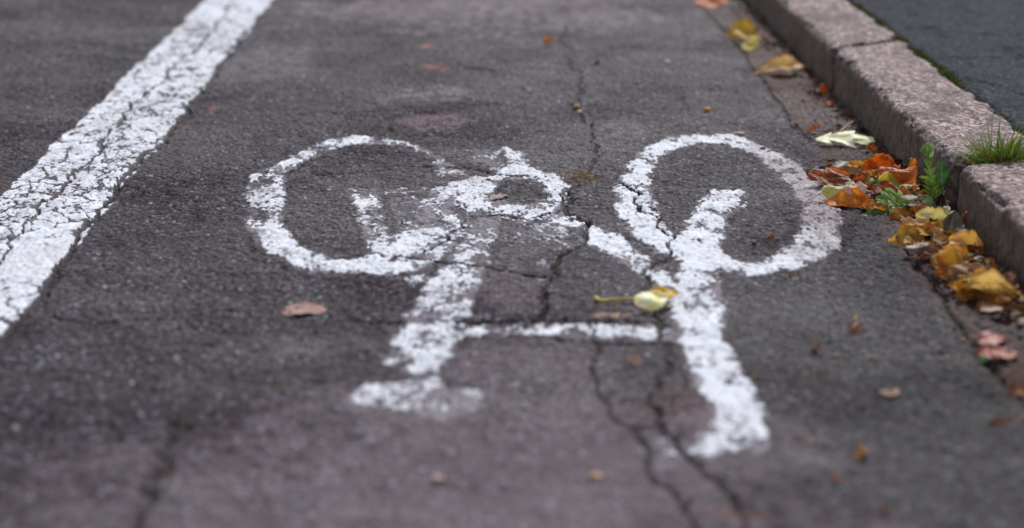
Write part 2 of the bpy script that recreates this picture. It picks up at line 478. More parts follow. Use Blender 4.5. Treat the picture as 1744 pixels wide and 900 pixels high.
def mat_leaf(name, a, b, spot=(60, 35, 18), spots=.3, rough=.42, seed=0, edge=None, back=None, trans=.28, veins=.5, scale=70):
    """a leaf: two tones in cloudy patches, veins, brown blotches, a dried rim, a paler underside"""
    s = N(name)
    tc = s.n('ShaderNodeTexCoord'); mp = s.n('ShaderNodeMapping'); mp.inputs['Location'].default_value = (seed * 3.1, seed * 1.7, seed)
    s.l(tc.outputs['Object'], mp.inputs[0]); v = mp.outputs[0]
    sx = s.n('ShaderNodeSeparateXYZ'); s.l(tc.outputs['UV'], sx.inputs[0]); u = sx.outputs[0]
    av = s.math('ABSOLUTE', s.math('SUBTRACT', sx.outputs[1], .5)); av2 = s.math('MULTIPLY', av, 2.)
    c = s.mix(s.ramp(s.noise(v, scale, 5, .65), [(.38, 0.), (.62, 1.)]), lin(a), lin(b))
    c = s.mix(.35, c, s.ramp(s.noise(v, 420, 4, .7), [(.25, .6), (.55, 1.)]), 'MULTIPLY')
    side = s.math('FRACT', s.math('SUBTRACT', s.math('MULTIPLY', u, 9.), s.math('MULTIPLY', av2, 2.1)))
    sv = s.ramp(side, [(0, 1.), (.10, .1), (.88, 0.), (1, 1.)])
    mid = s.ramp(av2, [(0., 1.), (.045, .8), (.09, 0.)])
    c = s.mix(s.math('MULTIPLY', sv, .42 * veins), c, s.mix(.5, c, lin((70, 48, 22))))
    c = s.mix(s.math('MULTIPLY', mid, .75 * veins), c, s.mix(.5, c, lin((228, 204, 150))))
    sp = s.ramp(s.noise(v, scale * 2.3, 5, .75), [(.66 - .22 * spots, 0.), (.74 - .16 * spots, .85)])
    c = s.mix(sp, c, lin(spot))
    rim = s.ramp(s.math('ADD', av2, s.math('MULTIPLY', s.noise(v, 90, 3), .35)), [(1.0, 0.), (1.16, .8)])
    rr = s.ramp(av2, [(.80, 0.), (.97, .85)])
    c = s.mix(s.math('MULTIPLY', rr, s.noise(v, 120, 3)), c, lin(edge if edge else spot))
    geo = s.n('ShaderNodeNewGeometry')
    bk = lin(back) if back else None
    if bk: c = s.mix(s.math('MULTIPLY', geo.outputs['Backfacing'], .75), c, bk)
    s.set('Base Color', c); s.set('Roughness', rough); s.set('Specular IOR Level', .28)
    h = s.math('ADD', s.math('MULTIPLY', sv, .6), s.math('ADD', mid, s.noise(v, 260, 4, .65)))
    bn = s.bump(h, .55, .0011); s.set('Normal', bn)
    tr = s.n('ShaderNodeBsdfTranslucent'); s.l(c, tr.inputs[0]); s.l(bn, tr.inputs['Normal'])
    mx = s.n('ShaderNodeMixShader'); mx.inputs[0].default_value = trans
    s.l(s.b.outputs[0], mx.inputs[1]); s.l(tr.outputs[0], mx.inputs[2]); s.l(mx.outputs[0], s.out.inputs[0])
    return s.m


M_ROAD = mat_asphalt('road_asphalt'); M_PAVE = mat_asphalt('pavement_asphalt', False)
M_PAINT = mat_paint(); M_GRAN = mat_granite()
M_SOIL = simple('dark_soil', (30, 23, 19), (62, 48, 38), 160, .9, .9, .003)
M_MOSS = simple('moss_green', (58, 64, 20), (96, 104, 34), 180, .85, .4, .001, .2)
M_GROUND = simple('far_ground', (70, 66, 70), (92, 86, 92), 3, .85)


# ------------------------------------------------------------------ the road
def blob(X, Y, px, py, rx, ry, amt, hard=0.):
    c = P(px, py); k = ppm(px, py); a = rx / k; b = max((P(px, py - ry).y - P(px, py + ry).y) / 2, .01)
    out = np.zeros(X.shape, F32)
    q = np.nonzero((np.abs(X - c.x) < a * 1.6) & (np.abs(Y - c.y) < b * 1.6))[0]
    x = X[q]; y = Y[q]
    wob = .75 * (fbm(x * 22, y * 14, int(px + py), 5) - .5) + .4 * (fbm(x * 90, y * 70, 9, 2) - .5)
    d = np.sqrt(((x - c.x) / a) ** 2 + ((y - c.y) / b) ** 2) + wob * 1.4
    out[q] = amt * (1 - sm(.45 + hard * .4, 1.15 - hard * .1, d))
    return out


xs = axis([(-9, -2.2, .25), (-2.2, -1.35, .01), (-1.35, -.70, .003), (-.70, .595, .0020)])
ys = axis([(-3, .6, .1), (.6, 1.15, .006), (1.15, 3.0, .0028), (3.0, 4.6, .0045), (4.6, 7, .02), (7, 40, .5)])
GX, GY = np.meshgrid(xs, ys); X = GX.ravel(); Y = GY.ravel()
fade = sm(-1.6, -1.3, X) * (1 - sm(4.5, 4.7, Y)) * sm(.6, .7, Y)
CM, CD = crack_field(X, Y)
Z = relief(X, Y) * (.15 + .85 * fade) - CD
S_b = bike_strength(X, Y); S_l = line_strength(X, Y)
tone = 1.0 + .16 * (fbm(X * 2.4, Y * 1.6, 61, 4) - .5) * 2
for b in [(1500, 620, 380, 150, -.34), (1680, 800, 330, 180, -.40), (1480, 440, 110, 90, -.34), (560, 345, 110, 45, -.16), (1250, 330, 120, 60, -.2), (330, 400, 160, 60, -.1), (600, 130, 260, 50, -.10),
          (470, 650, 170, 28, -.42), (400, 560, 420, 22, -.22), (1100, 60, 170, 40, .05), (300, 470, 160, 70, .06), (820, 760, 520, 160, .5), (880, 500, 90, 45, .26), (500, 850, 560, 110, .3), (150, 700, 200, 90, .12),
          (1060, 640, 40, 60, -.2), (140, 130, 240, 160, -.06), (870, 620, 130, 30, .22), (1180, 500, 60, 60, -.05)]:
    tone = tone + blob(X, Y, *b)
tone = np.clip(tone, .3, 1.9)
smo = np.zeros(X.shape, F32)
for b in [(820, 20, 330, 34, .95, .5), (760, 35, 200, 22, .6), (1040, 35, 100, 10, .5), (735, 212, 68, 17, .6, .3), (730, 162, 80, 14, .6), (1060, 222, 52, 22, .45), (540, 600, 140, 26, .3), (460, 110, 90, 40, .35), (820, 66, 60, 6, .4), (700, 560, 60, 30, .3)]:
    smo = np.maximum(smo, blob(X, Y, *b))
smo = np.clip(smo * (.25 + 1.5 * sm(.40, .62, fbm(X * 55, Y * 40, 65, 5, .65))), 0, 1)
worn = np.zeros(X.shape, F32)      # the old polished surface of the near lane
for b in [(1230, 790, 120, 70, .4), (820, 830, 640, 190, .72), (880, 500, 80, 40, .5), (900, 620, 200, 60, .55), (340, 850, 420, 120, .5)]:
    worn = np.maximum(worn, blob(X, Y, *b))
smo = np.clip(np.maximum(smo, worn * (.85 + .3 * (fbm(X * 40, Y * 30, 67, 4) - .5))), 0, .9)
rust = np.zeros(X.shape, F32)
for b in [(728, 80, 14, 5, .9), (748, 116, 26, 5, .9), (735, 212, 60, 16, .10), (360, 190, 8, 8, .5), (1080, 617, 18, 8, .5), (1255, 880, 60, 18, .25), (1180, 700, 130, 50, .12), (1330, 145, 30, 60, .3)]:
    rust = np.maximum(rust, blob(X, Y, *b))
gut = sm(.466, .492, X + .010 * (fbm(X * 20, Y * 9, 71, 3) - .5))
foot = sm(.535, .575, X + .02 * (fbm(X * 30, Y * 14, 75, 3) - .5))
dirt = np.clip(gut * (.40 + .75 * fbm(X * 30, Y * 22, 72, 4)) + foot * .6 + blob(X, Y, 990, 300, 36, 10, .55) + blob(X, Y, 1130, 700, 14, 60, .2)
               + blob(X, Y, 300, 225, 20, 20, .5) + blob(X, Y, 60, 542, 50, 9, .4), 0, 1)
spots = vn(X * 70, Y * 55, 91); dirt = np.clip(dirt + sm(.93, .97, spots) * .5 * sm(0.1, .5, X), 0, 1)
road = grid_mesh('road', xs, ys, Z, M_ROAD, dict(tone=tone * (1 - .12 * gut), smoothp=smo, residue=np.clip(sm(0, .5, S_b) * (.25 + 1.1 * sm(.36, .60, fbm(X * 48, Y * 36, 69, 4, .6))), 0, 1) + S_l * .5, rust=rust, dirt=dirt, crack=CM * .92))
tag(road, kind='structure')

# the ground far around, one sheet to the horizon
g = grid_mesh('ground', axis([(-900, 900, 100)]), axis([(-900, 900, 100)]), lambda a, b: np.full(a.shape, -.16), M_GROUND)
tag(g, kind='structure')


# ------------------------------------------------------------------ painted marks: a skin of paint lying on the relief
def paint_sheet(name, xs, ys, strength, seed, wearfn=None, greyfn=None, craze=1.3):
    GX, GY = np.meshgrid(xs, ys); X = GX.ravel(); Y = GY.ravel()
    S = strength(X, Y)
    live = S > .02
    n = .40 * fbm(X * 130, Y * 120, seed, 3, .6) + .38 * vn(X * 310, Y * 250, seed + 5) + .22 * fbm(X * 30, Y * 26, seed + 9, 3)
    f1, f2, r = voro(X * 165, Y * 165, 21)
    n = n + .10 * (1 - f1) * r
    n = n + .62 * (fbm(X * 58, Y * 44, seed + 60, 3) - .5) + .28 * (fbm(X * 16, Y * 12, seed + 70, 3) - .5)
    srt = np.sort(n[live][::7]); n = np.interp(n, srt, np.linspace(0, 1, len(srt))).astype(F32)   # share of the paint that wears off first
    wx = X + .026 * (fbm(X * 34, Y * 30, seed + 20, 4) - .5); wy = Y + .026 * (fbm(X * 34, Y * 30, seed + 21, 4) - .5)
    a1, a2, _ = voro(wx * (36 if craze < 1 else 24), wy * (30 if craze < 1 else 19), seed + 30); e1 = (a2 - a1) / 28
    b1, b2, _ = voro(wx * 75, wy * 60, seed + 40); e2 = (b2 - b1) / 68
    present = fbm(X * 13, Y * 5, seed + 50, 4) + (0 if craze < 1 else .10 * sm(2.3, 3.4, Y))
    e1 = e1 + .006 * sm(.30 + .25 * craze, .42 + .25 * craze, present)
    e2 = e2 + .006 * sm(.16 + .25 * craze, .34 + .25 * craze, present)
    cov = (S * (1.0 if craze < 1 else 1.03) - n)
    cov = np.minimum(cov, (e1 - .0002 - .0013 * craze * (.4 + 1.2 * fbm(X * 30, Y * 30, seed + 81, 2))) * 260)
    cov = np.minimum(cov, (e2 - .0003 - .0006 * craze) * 260)
    CMk, CDk = crack_field(X, Y)
    cov = cov - CMk * 1.5
    # blunt, slightly domed skin thickest where it is whole
    th = .00045 + .0011 * sm(0, .3, cov)
    Zr = relief(X, Y) * 1.0
    Zs = relief(X, Y, False) + .0006
    Zp = np.maximum(Zr, Zs) * .5 + Zr * .5 - CDk + th
    grey = greyfn(X, Y) if greyfn else np.zeros(X.shape, F32)
    def keep(F): return (cov[F].mean(1) > 0) & (S[F].mean(1) > .03)
    return grid_mesh(name, xs, ys, Zp, M_PAINT, dict(cov=np.clip(cov, 0, 1), grey=grey), keep)


def bike_grey(X, Y):
    g = np.zeros(X.shape, F32)
    for b in [(1400, 360, 95, 75, 1.15), (1345, 300, 60, 40, .9), (1290, 262, 40, 16, .6), (1380, 430, 60, 22, .5), (440, 335, 30, 40, .35), (700, 690, 150, 30, .25), (760, 540, 60, 60, .25), (770, 300, 60, 30, .5), (630, 370, 50, 40, .25)]:
        g = np.maximum(g, blob(X, Y, *b))
    return np.clip(g * .85 + .25 * (fbm(X * 25, Y * 20, 401, 4) - .5), 0, 1)


y0 = P(800, 800).y; y1 = P(800, 222).y
bike = paint_sheet('bicycle_symbol', axis([(-.36, .47, .0013)]), axis([(y0, 1.9, .0014), (1.9, y1, .0022)]), bike_strength, 200, greyfn=bike_grey, craze=.45)
tag(bike, 'worn white painted bicycle symbol with two wheels on the dark asphalt lane', 'road marking')
line = paint_sheet('lane_line', axis([(-.68, -.47, .0016)]), axis([(.5, 1.2, .004), (1.2, 4.6, .0026), (4.6, 7, .01)]), line_strength, 500,
                   greyfn=lambda X, Y: np.clip(.28 * (fbm(X * 12, Y * 9, 403, 4) - .45) * 2, 0, 1))
tag(line, 'cracked white painted line running beside the bicycle lane', 'road marking')
far = grid_mesh('lane_line_tail', np.linspace(-.652, -.5, 5), np.linspace(7, 40, 30), lambda a, b: np.full(a.shape, .0035), M_PAINT, dict(cov=np.ones(150), grey=np.zeros(150)))
far.name = 'worn_paint'; far.parent = line


# ------------------------------------------------------------------ kerb stones
HK = .072
XF, XB = .584, .722


def bm_obj(name, bm, mat, parent=None, smooth=True):
    me = bpy.data.meshes.new(name); bm.to_mesh(me); bm.free()
    if smooth: me.polygons.foreach_set('use_smooth', np.ones(len(me.polygons), bool))
    for m in (mat if isinstance(mat, (list, tuple)) else [mat]): me.materials.append(m)
    o = bpy.data.objects.new(name, me); COL.objects.link(o)
    if parent is not None: o.parent = parent
    return o


def kerb_stone(ya, yb, ska, skb, label, dx=0, dz=0, ra=.012, rb=.012, seed=0, step=.004):
    """a squared granite block from ya (near) to yb (far); ska/skb: how far the back edge of each end lies beyond the front edge"""
    W = XB - XF; zb, zt = -.09, HK
    r = .011
    prof = []
    def seg(a, b, st):
        n = max(1, int(np.hypot(b[0] - a[0], b[1] - a[1]) / st)); return [(a[0] + (b[0] - a[0]) * k / n, a[1] + (b[1] - a[1]) * k / n) for k in range(n)]
    st = step * .8
    prof += seg((0, zb), (0, -.012), .02) + seg((0, -.012), (0, zt - .0), st) + seg((0, zt), (W, zt), st) + seg((W, zt), (W, zb), .012) + seg((W, zb), (0, zb), .04)
    prof = np.array(prof); n = len(prof)
    L = yb - ya; ts = axis([(0, .02, .002), (.02, L - .02, step), (L - .02, L, .002)]) / L
    # end caps: shrink rings toward the centre
    rings = [(0., k) for k in (.0, .35, .7, .9)] + [(t, 1.) for t in ts] + [(1., k) for k in (.9, .7, .35, .0)]
    V = []; G = []
    for t, k in rings:
        a = W / 2 + (prof[:, 0] - W / 2) * k; z = (zb + zt) / 2 + (prof[:, 1] - (zb + zt) / 2) * k
        if k == 0.: a = a + (prof[:, 0] - W / 2) * .01; z = z + (prof[:, 1] - (zb + zt) / 2) * .01
        s0 = ska * a / W; s1 = skb * a / W
        y = (ya + s0) + ((yb + s1) - (ya + s0)) * t
        V.append(np.stack([a, y, z, np.full(n, t), s0 + ya, s1 + yb], 1))
    V = np.concatenate(V); a, y, z, t, e0, e1 = V.T
    # rounded box
    def rnd(rr):
        lo = np.stack([np.full(len(a), rr), e0 + rr, np.full(len(a), zb + rr)], 1); hi = np.stack([np.full(len(a), W - rr), e1 - rr, np.full(len(a), zt - rr)], 1)
        p = np.stack([a, y, z], 1); q = np.clip(p, lo, hi); d = p - q; L = np.linalg.norm(d, axis=1, keepdims=True)
        return q + d / np.maximum(L, 1e-9) * rr, d / np.maximum(L, 1e-9), L[:, 0]
    rr = .010 + .004 * vn(y * 30, z * 0 + seed, seed)
    rr_end = np.where(t < .5, ra, rb)
    near_end = 1 - sm(.0, .04, np.minimum(y - e0, e1 - y)); rr = (rr + near_end * (rr_end - .01))[:, None][:, 0]
    lo = np.stack([rr, e0 + rr, zb + rr], 1); hi = np.stack([W - rr, e1 - rr, zt - rr], 1)
    p = np.stack([a, y, z], 1); q = np.clip(p, lo, hi); d = p - q; ln = np.linalg.norm(d, axis=1, keepdims=True); nn = d / np.maximum(ln, 1e-9)
    p = q + nn * rr[:, None]
    x3, y3, z3 = p.T
    dsp = .0055 * (vn3(x3 * 14, y3 * 12, z3 * 14, seed) - .5) + .0032 * (vn3(x3 * 50, y3 * 40, z3 * 46, seed + 1) - .5) + .0020 * (vn3(x3 * 120, y3 * 110, z3 * 120, seed + 2) - .5) + .0016 * (vn3(x3 * 260, y3 * 260, z3 * 260, seed + 3) - .5)
    chip = sm(.60, .74, vn3(x3 * 38, y3 * 30, z3 * 38, seed + 5)) * (np.abs(nn[:, 2]) > .12) * (np.abs(nn[:, 0]) + np.abs(nn[:, 1]) > .12)
    dsp = dsp - .0055 * chip
    edge = np.clip(ln[:, 0] / np.maximum(rr, 1e-6), 0, 2)
    dsp = dsp * (1 + .9 * (np.abs(nn[:, 2]) < .95) * (np.abs(nn[:, 0]) < .95))
    p = p + nn * dsp[:, None]
    grime_shade = np.clip(sm(.35, .9, -nn[:, 0]) * (1.0) + sm(.6, .95, np.abs(nn[:, 1])) * .8, 0, 1) * sm(.012, -.008, -(HK - z) + .02 * (1 - vn(y * 60, z * 60, seed + 8)))
    p[:, 0] += XF + dx; p[:, 2] += dz
    nr = len(rings)
    i = np.arange(n); F = []
    for k in range(nr - 1):
        A = k * n + i; B = k * n + (i + 1) % n
        F.append(np.stack([A, B, B + n, A + n], 1))
    F = np.concatenate(F)
    me = bpy.data.meshes.new('kerb_stone')
    me.from_pydata(p.tolist(), [], F[:, ::-1].tolist())
    me.update()
    bmm = bmesh.new(); bmm.from_mesh(me)
    bmesh.ops.recalc_face_normals(bmm, faces=bmm.faces); bmm.to_mesh(me); bmm.free()
    at = me.attributes.new('grime_shade', 'FLOAT', 'POINT'); at.data.foreach_set('value', grime_shade.astype(F32))
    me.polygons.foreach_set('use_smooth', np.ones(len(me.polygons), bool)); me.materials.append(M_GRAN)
    o = bpy.data.objects.new('kerb_stone', me); COL.objects.link(o)
    return tag(o, label, 'kerb stone', 'granite kerb stones')


J1f = P(1410, 84, HK).y; J1b = P(1525, 66, HK).y
J2f = P(1620, 272, HK).y; J2b = P(1744, 258, HK).y
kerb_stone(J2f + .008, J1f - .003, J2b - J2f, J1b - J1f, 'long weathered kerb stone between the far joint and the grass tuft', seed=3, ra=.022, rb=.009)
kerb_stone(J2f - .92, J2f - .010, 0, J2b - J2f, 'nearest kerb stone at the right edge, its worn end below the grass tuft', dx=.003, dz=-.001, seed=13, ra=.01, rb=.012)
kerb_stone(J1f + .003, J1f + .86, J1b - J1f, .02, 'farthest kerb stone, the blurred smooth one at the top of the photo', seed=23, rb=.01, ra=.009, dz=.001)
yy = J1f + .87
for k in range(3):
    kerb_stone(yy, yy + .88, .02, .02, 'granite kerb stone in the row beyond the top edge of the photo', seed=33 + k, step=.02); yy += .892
soil = grid_mesh('joint_soil', axis([(XF + .012, XB + .02, .01)]), axis([(J2f - 1, J1f + 3.6, .012)]), lambda a, b: .018 + .03 * sm(.60, .66, a) + .006 * fbm(a * 60, b * 60, 3, 3), M_SOIL)
tag(soil, kind='structure'); soil.name = 'soil'

# ------------------------------------------------------------------ pavement
px_ = axis([(XB - .006, 1.7, .004), (1.7, 6, .2)]); py_ = axis([(-3, 1.2, .1), (1.2, 4.6, .005), (4.6, 40, .5)])
def pave_z(a, b):
    f1, f2, r = voro(a * 190, b * 190, 121)
    lip = sm(XB + .012, XB - .004, a + .010 * (fbm(b * 30, b * 0, 44, 3) - .5))
    return HK - .004 - .012 * lip + .0006 * (1 - f1) * r + .004 * (fbm(a * 6, b * 6, 123, 4) - .5) - .0035 * sm(.60, .68, fbm(a * 26, b * 13, 125, 4)) + .0012 * (fbm(a * 60, b * 50, 127, 3) - .5)
pave = grid_mesh('pavement', px_, py_, pave_z, M_PAVE)
tag(pave, kind='structure')


# ------------------------------------------------------------------ small growing things
def blade_bm(bm, base, direction, L, w, bend, rs, seg=5, mi=0):
    """one tapering grass blade with a crease"""
    d = Vector(direction).normalized(); side = d.cross(Vector((0, 0, 1)))
    if side.length < .1: side = Vector((1, 0, 0))
    side.normalize(); ang = rs.uniform(0, 6.28); side = Matrix.Rotation(ang, 3, d) @ side
    hor = Vector((d.x, d.y, 0));
    if hor.length < .05: hor = Vector((rs.uniform(-1, 1), rs.uniform(-1, 1), 0))
    hor.normalize()
    prev = None; p = Vector(base); dd = d.copy()
    for k in range(seg + 1):
        t = k / seg; ww = w * (1 - t ** 1.6) * .5 + .00008
        cr = dd.cross(side).normalized() * ww * .5
        cur = [bm.verts.new(p - side * ww), bm.verts.new(p + cr), bm.verts.new(p + side * ww)]
        if prev:
            for a in (0, 1):
                f = bm.faces.new((prev[a], prev[a + 1], cur[a + 1], cur[a])); f.material_index = mi
        prev = cur
        dd = (dd + hor * bend / seg - Vector((0, 0, 1)) * bend * .6 / seg * (t + .3)).normalized()
        p = p + dd * L / seg


G1 = mat_leaf('grass_green', (86, 132, 44), (150, 172, 70), (50, 70, 20), .1, .5, 1, trans=.3, veins=0)
G2 = mat_leaf('grass_olive', (160, 164, 58), (190, 166, 76), (120, 90, 40), .2, .5, 2, trans=.3, veins=0)
G3 = mat_leaf('grass_straw', (186, 150, 84), (150, 110, 60), (110, 70, 36), .2, .6, 3, trans=.25, veins=0)
root = bpy.data.objects.new('grass_tuft', None); COL.objects.link(root)
gb = P(1703, 268, HK); root.location = gb
tag(root, 'green grass tuft with straw blades rooted in the joint between two kerb stones', 'grass tuft')
rs = random.Random(5)
for k in range(300):
    bm = bmesh.new()
    th = rs.uniform(0, 6.283); rad = abs(rs.gauss(0, .011))
    bx = rs.gauss(.006, .015); by = rs.gauss(0, .007)
    lean = rs.uniform(.1, 1.6)
    left = bx < -.006
    dv = (math.cos(th) * lean + (bx * 18), math.sin(th) * lean * .8, 1.)
    L = rs.uniform(.026, .056) * (1.3 if lean < .45 else 1)
    blade_bm(bm, (bx, by, -.012), dv, L, rs.uniform(.0017, .0029), rs.uniform(.05, .7), rs)
    m = G2 if (left and rs.random() < .75) or rs.random() < .25 else (G3 if rs.random() < .14 else G1)
    if k < 99: bm_obj('grass_blade', bm, m, root)
    else:
        if k == 99: rest = bmesh.new()
        tmp = bpy.data.meshes.new('t'); bm.to_mesh(tmp); rest.from_mesh(tmp); bpy.data.meshes.remove(tmp); bm.free()
o = bm_obj('grass_blade', rest, G1, root); tag(o, kind='stuff')
# dry seed stalk leaning left
bm = bmesh.new(); s0 = P(1692, 252, HK) - gb; s1 = P(1653, 204, HK + .012) - gb
for k in range(14):
    t = k / 13
    p = s0.lerp(s1, t) + Vector((0, 0, .012 * math.sin(t * 2.4)))
    if k: blade_bm(bm, pp, (p - pp), (p - pp).length * 1.2, .0012, 0, rs, 2)
    if k > 3: blade_bm(bm, p, (rs.uniform(-1, 1), rs.uniform(-.5, .5), rs.uniform(-.2, 1)), .006, .0016, .3, rs, 2)
    pp = p
bm_obj('seed_stalk', bm, G3, root)
# roots and dry thatch round the foot
bm = bmesh.new()
for k in range(90):
    p = Vector((rs.gauss(-.008, .022), rs.gauss(-.003, .008), -.001 + abs(rs.gauss(0, .0015))))
    blade_bm(bm, p, (rs.uniform(-1, 1), rs.uniform(-1, .6), rs.uniform(-.1, .25)), rs.uniform(.008, .022), .0008, .3, rs, 3)
o = bm_obj('dry_thatch', bm, G3, root); tag(o, kind='stuff')

# moss in the seam between kerb and pavement
bm = bmesh.new()
for k in range(9000):
    y = rs.uniform(P(1743, 225, HK).y - .05, J1b + 1.2)
    dens = float(fbm(np.array([y * 5.0]), np.array([1.5]), 77, 3)[0])
    core = 1 if (y > J1b - .40) else .25
    if dens * core < .42: 
        if rs.random() > .1: continue
    x = XB - .003 + rs.gauss(.002, .0065 if core == 1 else .003)
    z = HK - .006 + .004 * rs.random()
    blade_bm(bm, (x, y, z), (rs.uniform(-.9, .9), rs.uniform(-.9, .9), 1), rs.uniform(.003, .0075), .0016, .6, rs, 2)
mo = bm_obj('moss', bm, M_MOSS); tag(mo, 'low green moss filling the seam between kerb stones and pavement', 'moss', kind='stuff')


# ------------------------------------------------------------------ leaves
def outline(shape, u, sd):
    if shape == 'oval': w = np.sin(np.pi * np.clip(u, 0, 1) ** .92) ** .62
    elif shape == 'round': w = np.clip(1 - (2 * u - 1) ** 2, 0, 1) ** .5
    elif shape == 'lance': w = np.sin(np.pi * u ** .8) ** 1.15
    elif shape == 'tongue': w = np.clip(np.minimum(1, (u * 1.25)) ** .8, 0, 1) * np.clip((1 - u) * 7, 0, 1) ** .5
    elif shape == 'lobed':
        w = np.sin(np.pi * np.clip(u, 0, 1) ** .8) ** .6 * (.42 + .58 * ((u * 2.7 + sd * .37) % 1.0) ** .9)
    elif shape == 'dandelion':
        saw = (u * 5.5) % 1.0
        w = (.12 + .88 * saw) * np.sin(np.pi * np.clip(.12 + u * .86, 0, 1)) ** .7
        w = np.where(u > .80, np.sin(np.pi * np.clip((u - .80) / .40 + .5, 0, 1)) * .95, w)
    w = w * (1 + .05 * np.sin(u * 41 + sd * 3) + .03 * np.sin(u * 67 + sd))
    return np.maximum(w, .01)


def leaf_mesh(name, L, W, shape, curl, bend, fold, wav, seed, nu=26, nv=13, bite=0.):
    u = np.linspace(0, 1, nu); v = np.linspace(-1, 1, nv)
    U, V = np.meshgrid(u, v, indexing='ij')
    w = outline(shape, U, seed) * W / 2
    asym = 1 + .12 * np.sin(U * 5 + seed) * np.sign(V)
    t = V * w * asym
    kc = curl / (W / 2) if abs(curl) > 1e-3 else 1e-3
    cu = kc * (1 + .5 * np.sin(U * 4 + seed))
    cu = np.where(np.abs(cu) < 1e-2, 1e-2, cu)
    yv = np.sin(t * cu) / cu; zv = (1 - np.cos(t * cu)) / cu
    zv = zv + fold * np.abs(t)
    kb = bend / L if abs(bend) > 1e-3 else 1e-3
    s = (U - .5) * L
    if shape == 'lobed' or shape == 'dandelion': s = s + np.abs(V) * w * .45
    xx = np.sin(s * kb) / kb; zb = (1 - np.cos(s * kb)) / kb; nx = -np.sin(s * kb); nz = np.cos(s * kb)
    crum = wav * (np.sin(U * 9 + seed * 1.3 + V * 2) * .35 + np.sin(V * 5 + seed + U * 4) * .25 * np.abs(V) + .9 * (fbm(U * 4 + seed * 7, V * 2.5, seed, 3) - .5) + .6 * np.abs(V) ** 2 * np.sin(U * 19 + seed * 2.1 + (V > 0) * 2) * .5)
    zz = zv + crum
    x = xx + nx * zz; z = zb + nz * zz
    co = np.stack([x, yv, z], -1).reshape(-1, 3)
    F = []
    for a in range(nu - 1):
        for b in range(nv - 1):
            k = a * nv + b; F.append((k, k + nv, k + nv + 1, k + 1))
    me = bpy.data.meshes.new(name); me.from_pydata(co.tolist(), [], F)
    uv = me.uv_layers.new(name='UVMap')
    vi = np.empty(len(me.loops), np.int32); me.loops.foreach_get('vertex_index', vi)
    uvs = np.stack([U.ravel()[vi], (V.ravel()[vi] + 1) / 2], 1); uv.data.foreach_set('uv', uvs.ravel())
    me.polygons.foreach_set('use_smooth', np.ones(len(me.polygons), bool))
    return me, co


def tube_bm(pts, rads, sides=7, bm=None):
    bm = bm or bmesh.new(); prev = None; n = len(pts)
    for k in range(n):
        a = Vector(pts[max(k - 1, 0)]); b = Vector(pts[min(k + 1, n - 1)]); d = (b - a).normalized()
        s = d.orthogonal().normalized(); t = d.cross(s)
        ring = [bm.verts.new(Vector(pts[k]) + (s * math.cos(j * 6.2832 / sides) + t * math.sin(j * 6.2832 / sides)) * rads[k]) for j in range(sides)]
        if prev:
            # align to the nearest start vertex so the tube does not twist
            off = min(range(sides), key=lambda q: (ring[q].co - prev[0].co).length)
            ring = ring[off:] + ring[:off]
            for j in range(sides): bm.faces.new((prev[j], prev[(j + 1) % sides], ring[(j + 1) % sides], ring[j]))
        else: bm.faces.new(ring[::-1])
        prev = ring
    bm.faces.new(prev)
    bmesh.ops.recalc_face_normals(bm, faces=bm.faces)
    return bm


STEM = {}
def stem_mat(c):
    if c not in STEM: STEM[c] = simple('stem_tone', c, tuple(int(v * .75) for v in c), 150, .5, .3, .0006)
    return STEM[c]


def leaf(label, px, py, L, W, yaw, pitch=0, roll=20, shape='oval', curl=.5, bend=.3, fold=.1, wav=.004, a=(190, 110, 30), b=(150, 70, 20), z=0., spot=(60, 35, 18), spots=.3,
         edge=None, back=None, stem=0., sc=(150, 110, 60), sb=.3, name='fallen_leaf', cat='leaf', group='fallen leaves', seed=None, rough=.42, trans=.40, veins=.75, floor=0.):
    """px,py: photo point of the centre; L, W in photo pixels at that depth; roll > 0 turns the face to the near side; z: height of what it rests on"""
    seed = seed if seed is not None else int(px * 3 + py) % 97 + 1
    k = ppm(px, py); Lm = L / k; Wm = W / k
    NU = 60 if shape == 'lobed' else 26
    if px > 1360 and shape != 'lobed': curl *= 1.35; wav *= 1.2; L *= .9; W *= .9
    me, co = leaf_mesh(name, Lm, Wm, shape, curl, bend, fold, wav, seed, nu=NU)
    rot = Matrix.Rotation(R(yaw), 3, 'Z') @ Matrix.Rotation(R(-pitch), 3, 'Y') @ Matrix.Rotation(R(roll), 3, 'X')
    w = co @ np.array(rot).T
    zmin = w[:, 2].min(); zc = -zmin + z + .0008
    o = bpy.data.objects.new(name, me); COL.objects.link(o)
    zm = zc + w[:, 2].mean()
    p = P(px, py, zm); p.z = zc
    lim = .582 - w[:, 0].max()                       # stay in front of the kerb face
    if px > 1250 and p.x > lim: p.x = lim
    o.matrix_world = Matrix.Translation(p) @ rot.to_4x4()
    a = tuple(min(250, v * 1.10) for v in a); b = tuple(min(250, v * 1.08) for v in b)
    me.materials.append(mat_leaf('leaf_skin', a, b, spot, spots, rough, seed, edge, back, trans, veins, scale=70))
    if stem:
        sm_ = stem / k; n = 9; base = Vector((co.reshape(NU, 13, 3)[0, 6])); pts = []
        for q in range(n):
            t = q / (n - 1)
            pts.append(base + Vector((-sm_ * t, sb * sm_ * t * t, .0)))
        wpts = []
        Mw = o.matrix_world
        gz = .0012 + z * 0
        for q, pt in enumerate(pts):
            wp = Mw @ pt; t = q / (n - 1)
            tz = max(wp.z * (1 - t) + .0018 * t, .0016); wp.z = tz; wpts.append(Mw.inverted() @ wp)
        r0 = .0009
        bm = tube_bm(wpts, [r0 * (1 + .6 * (q / (n - 1)) ** 3) for q in range(n)])
        bm_obj('leaf_stem', bm, stem_mat(sc), o)
    return tag(o, label, cat, group)


OR = (214, 112, 22); DR = (120, 42, 18); OC = (205, 142, 46); YE = (226, 180, 40); TAN = (198, 158, 108); CR_ = (226, 214, 160)
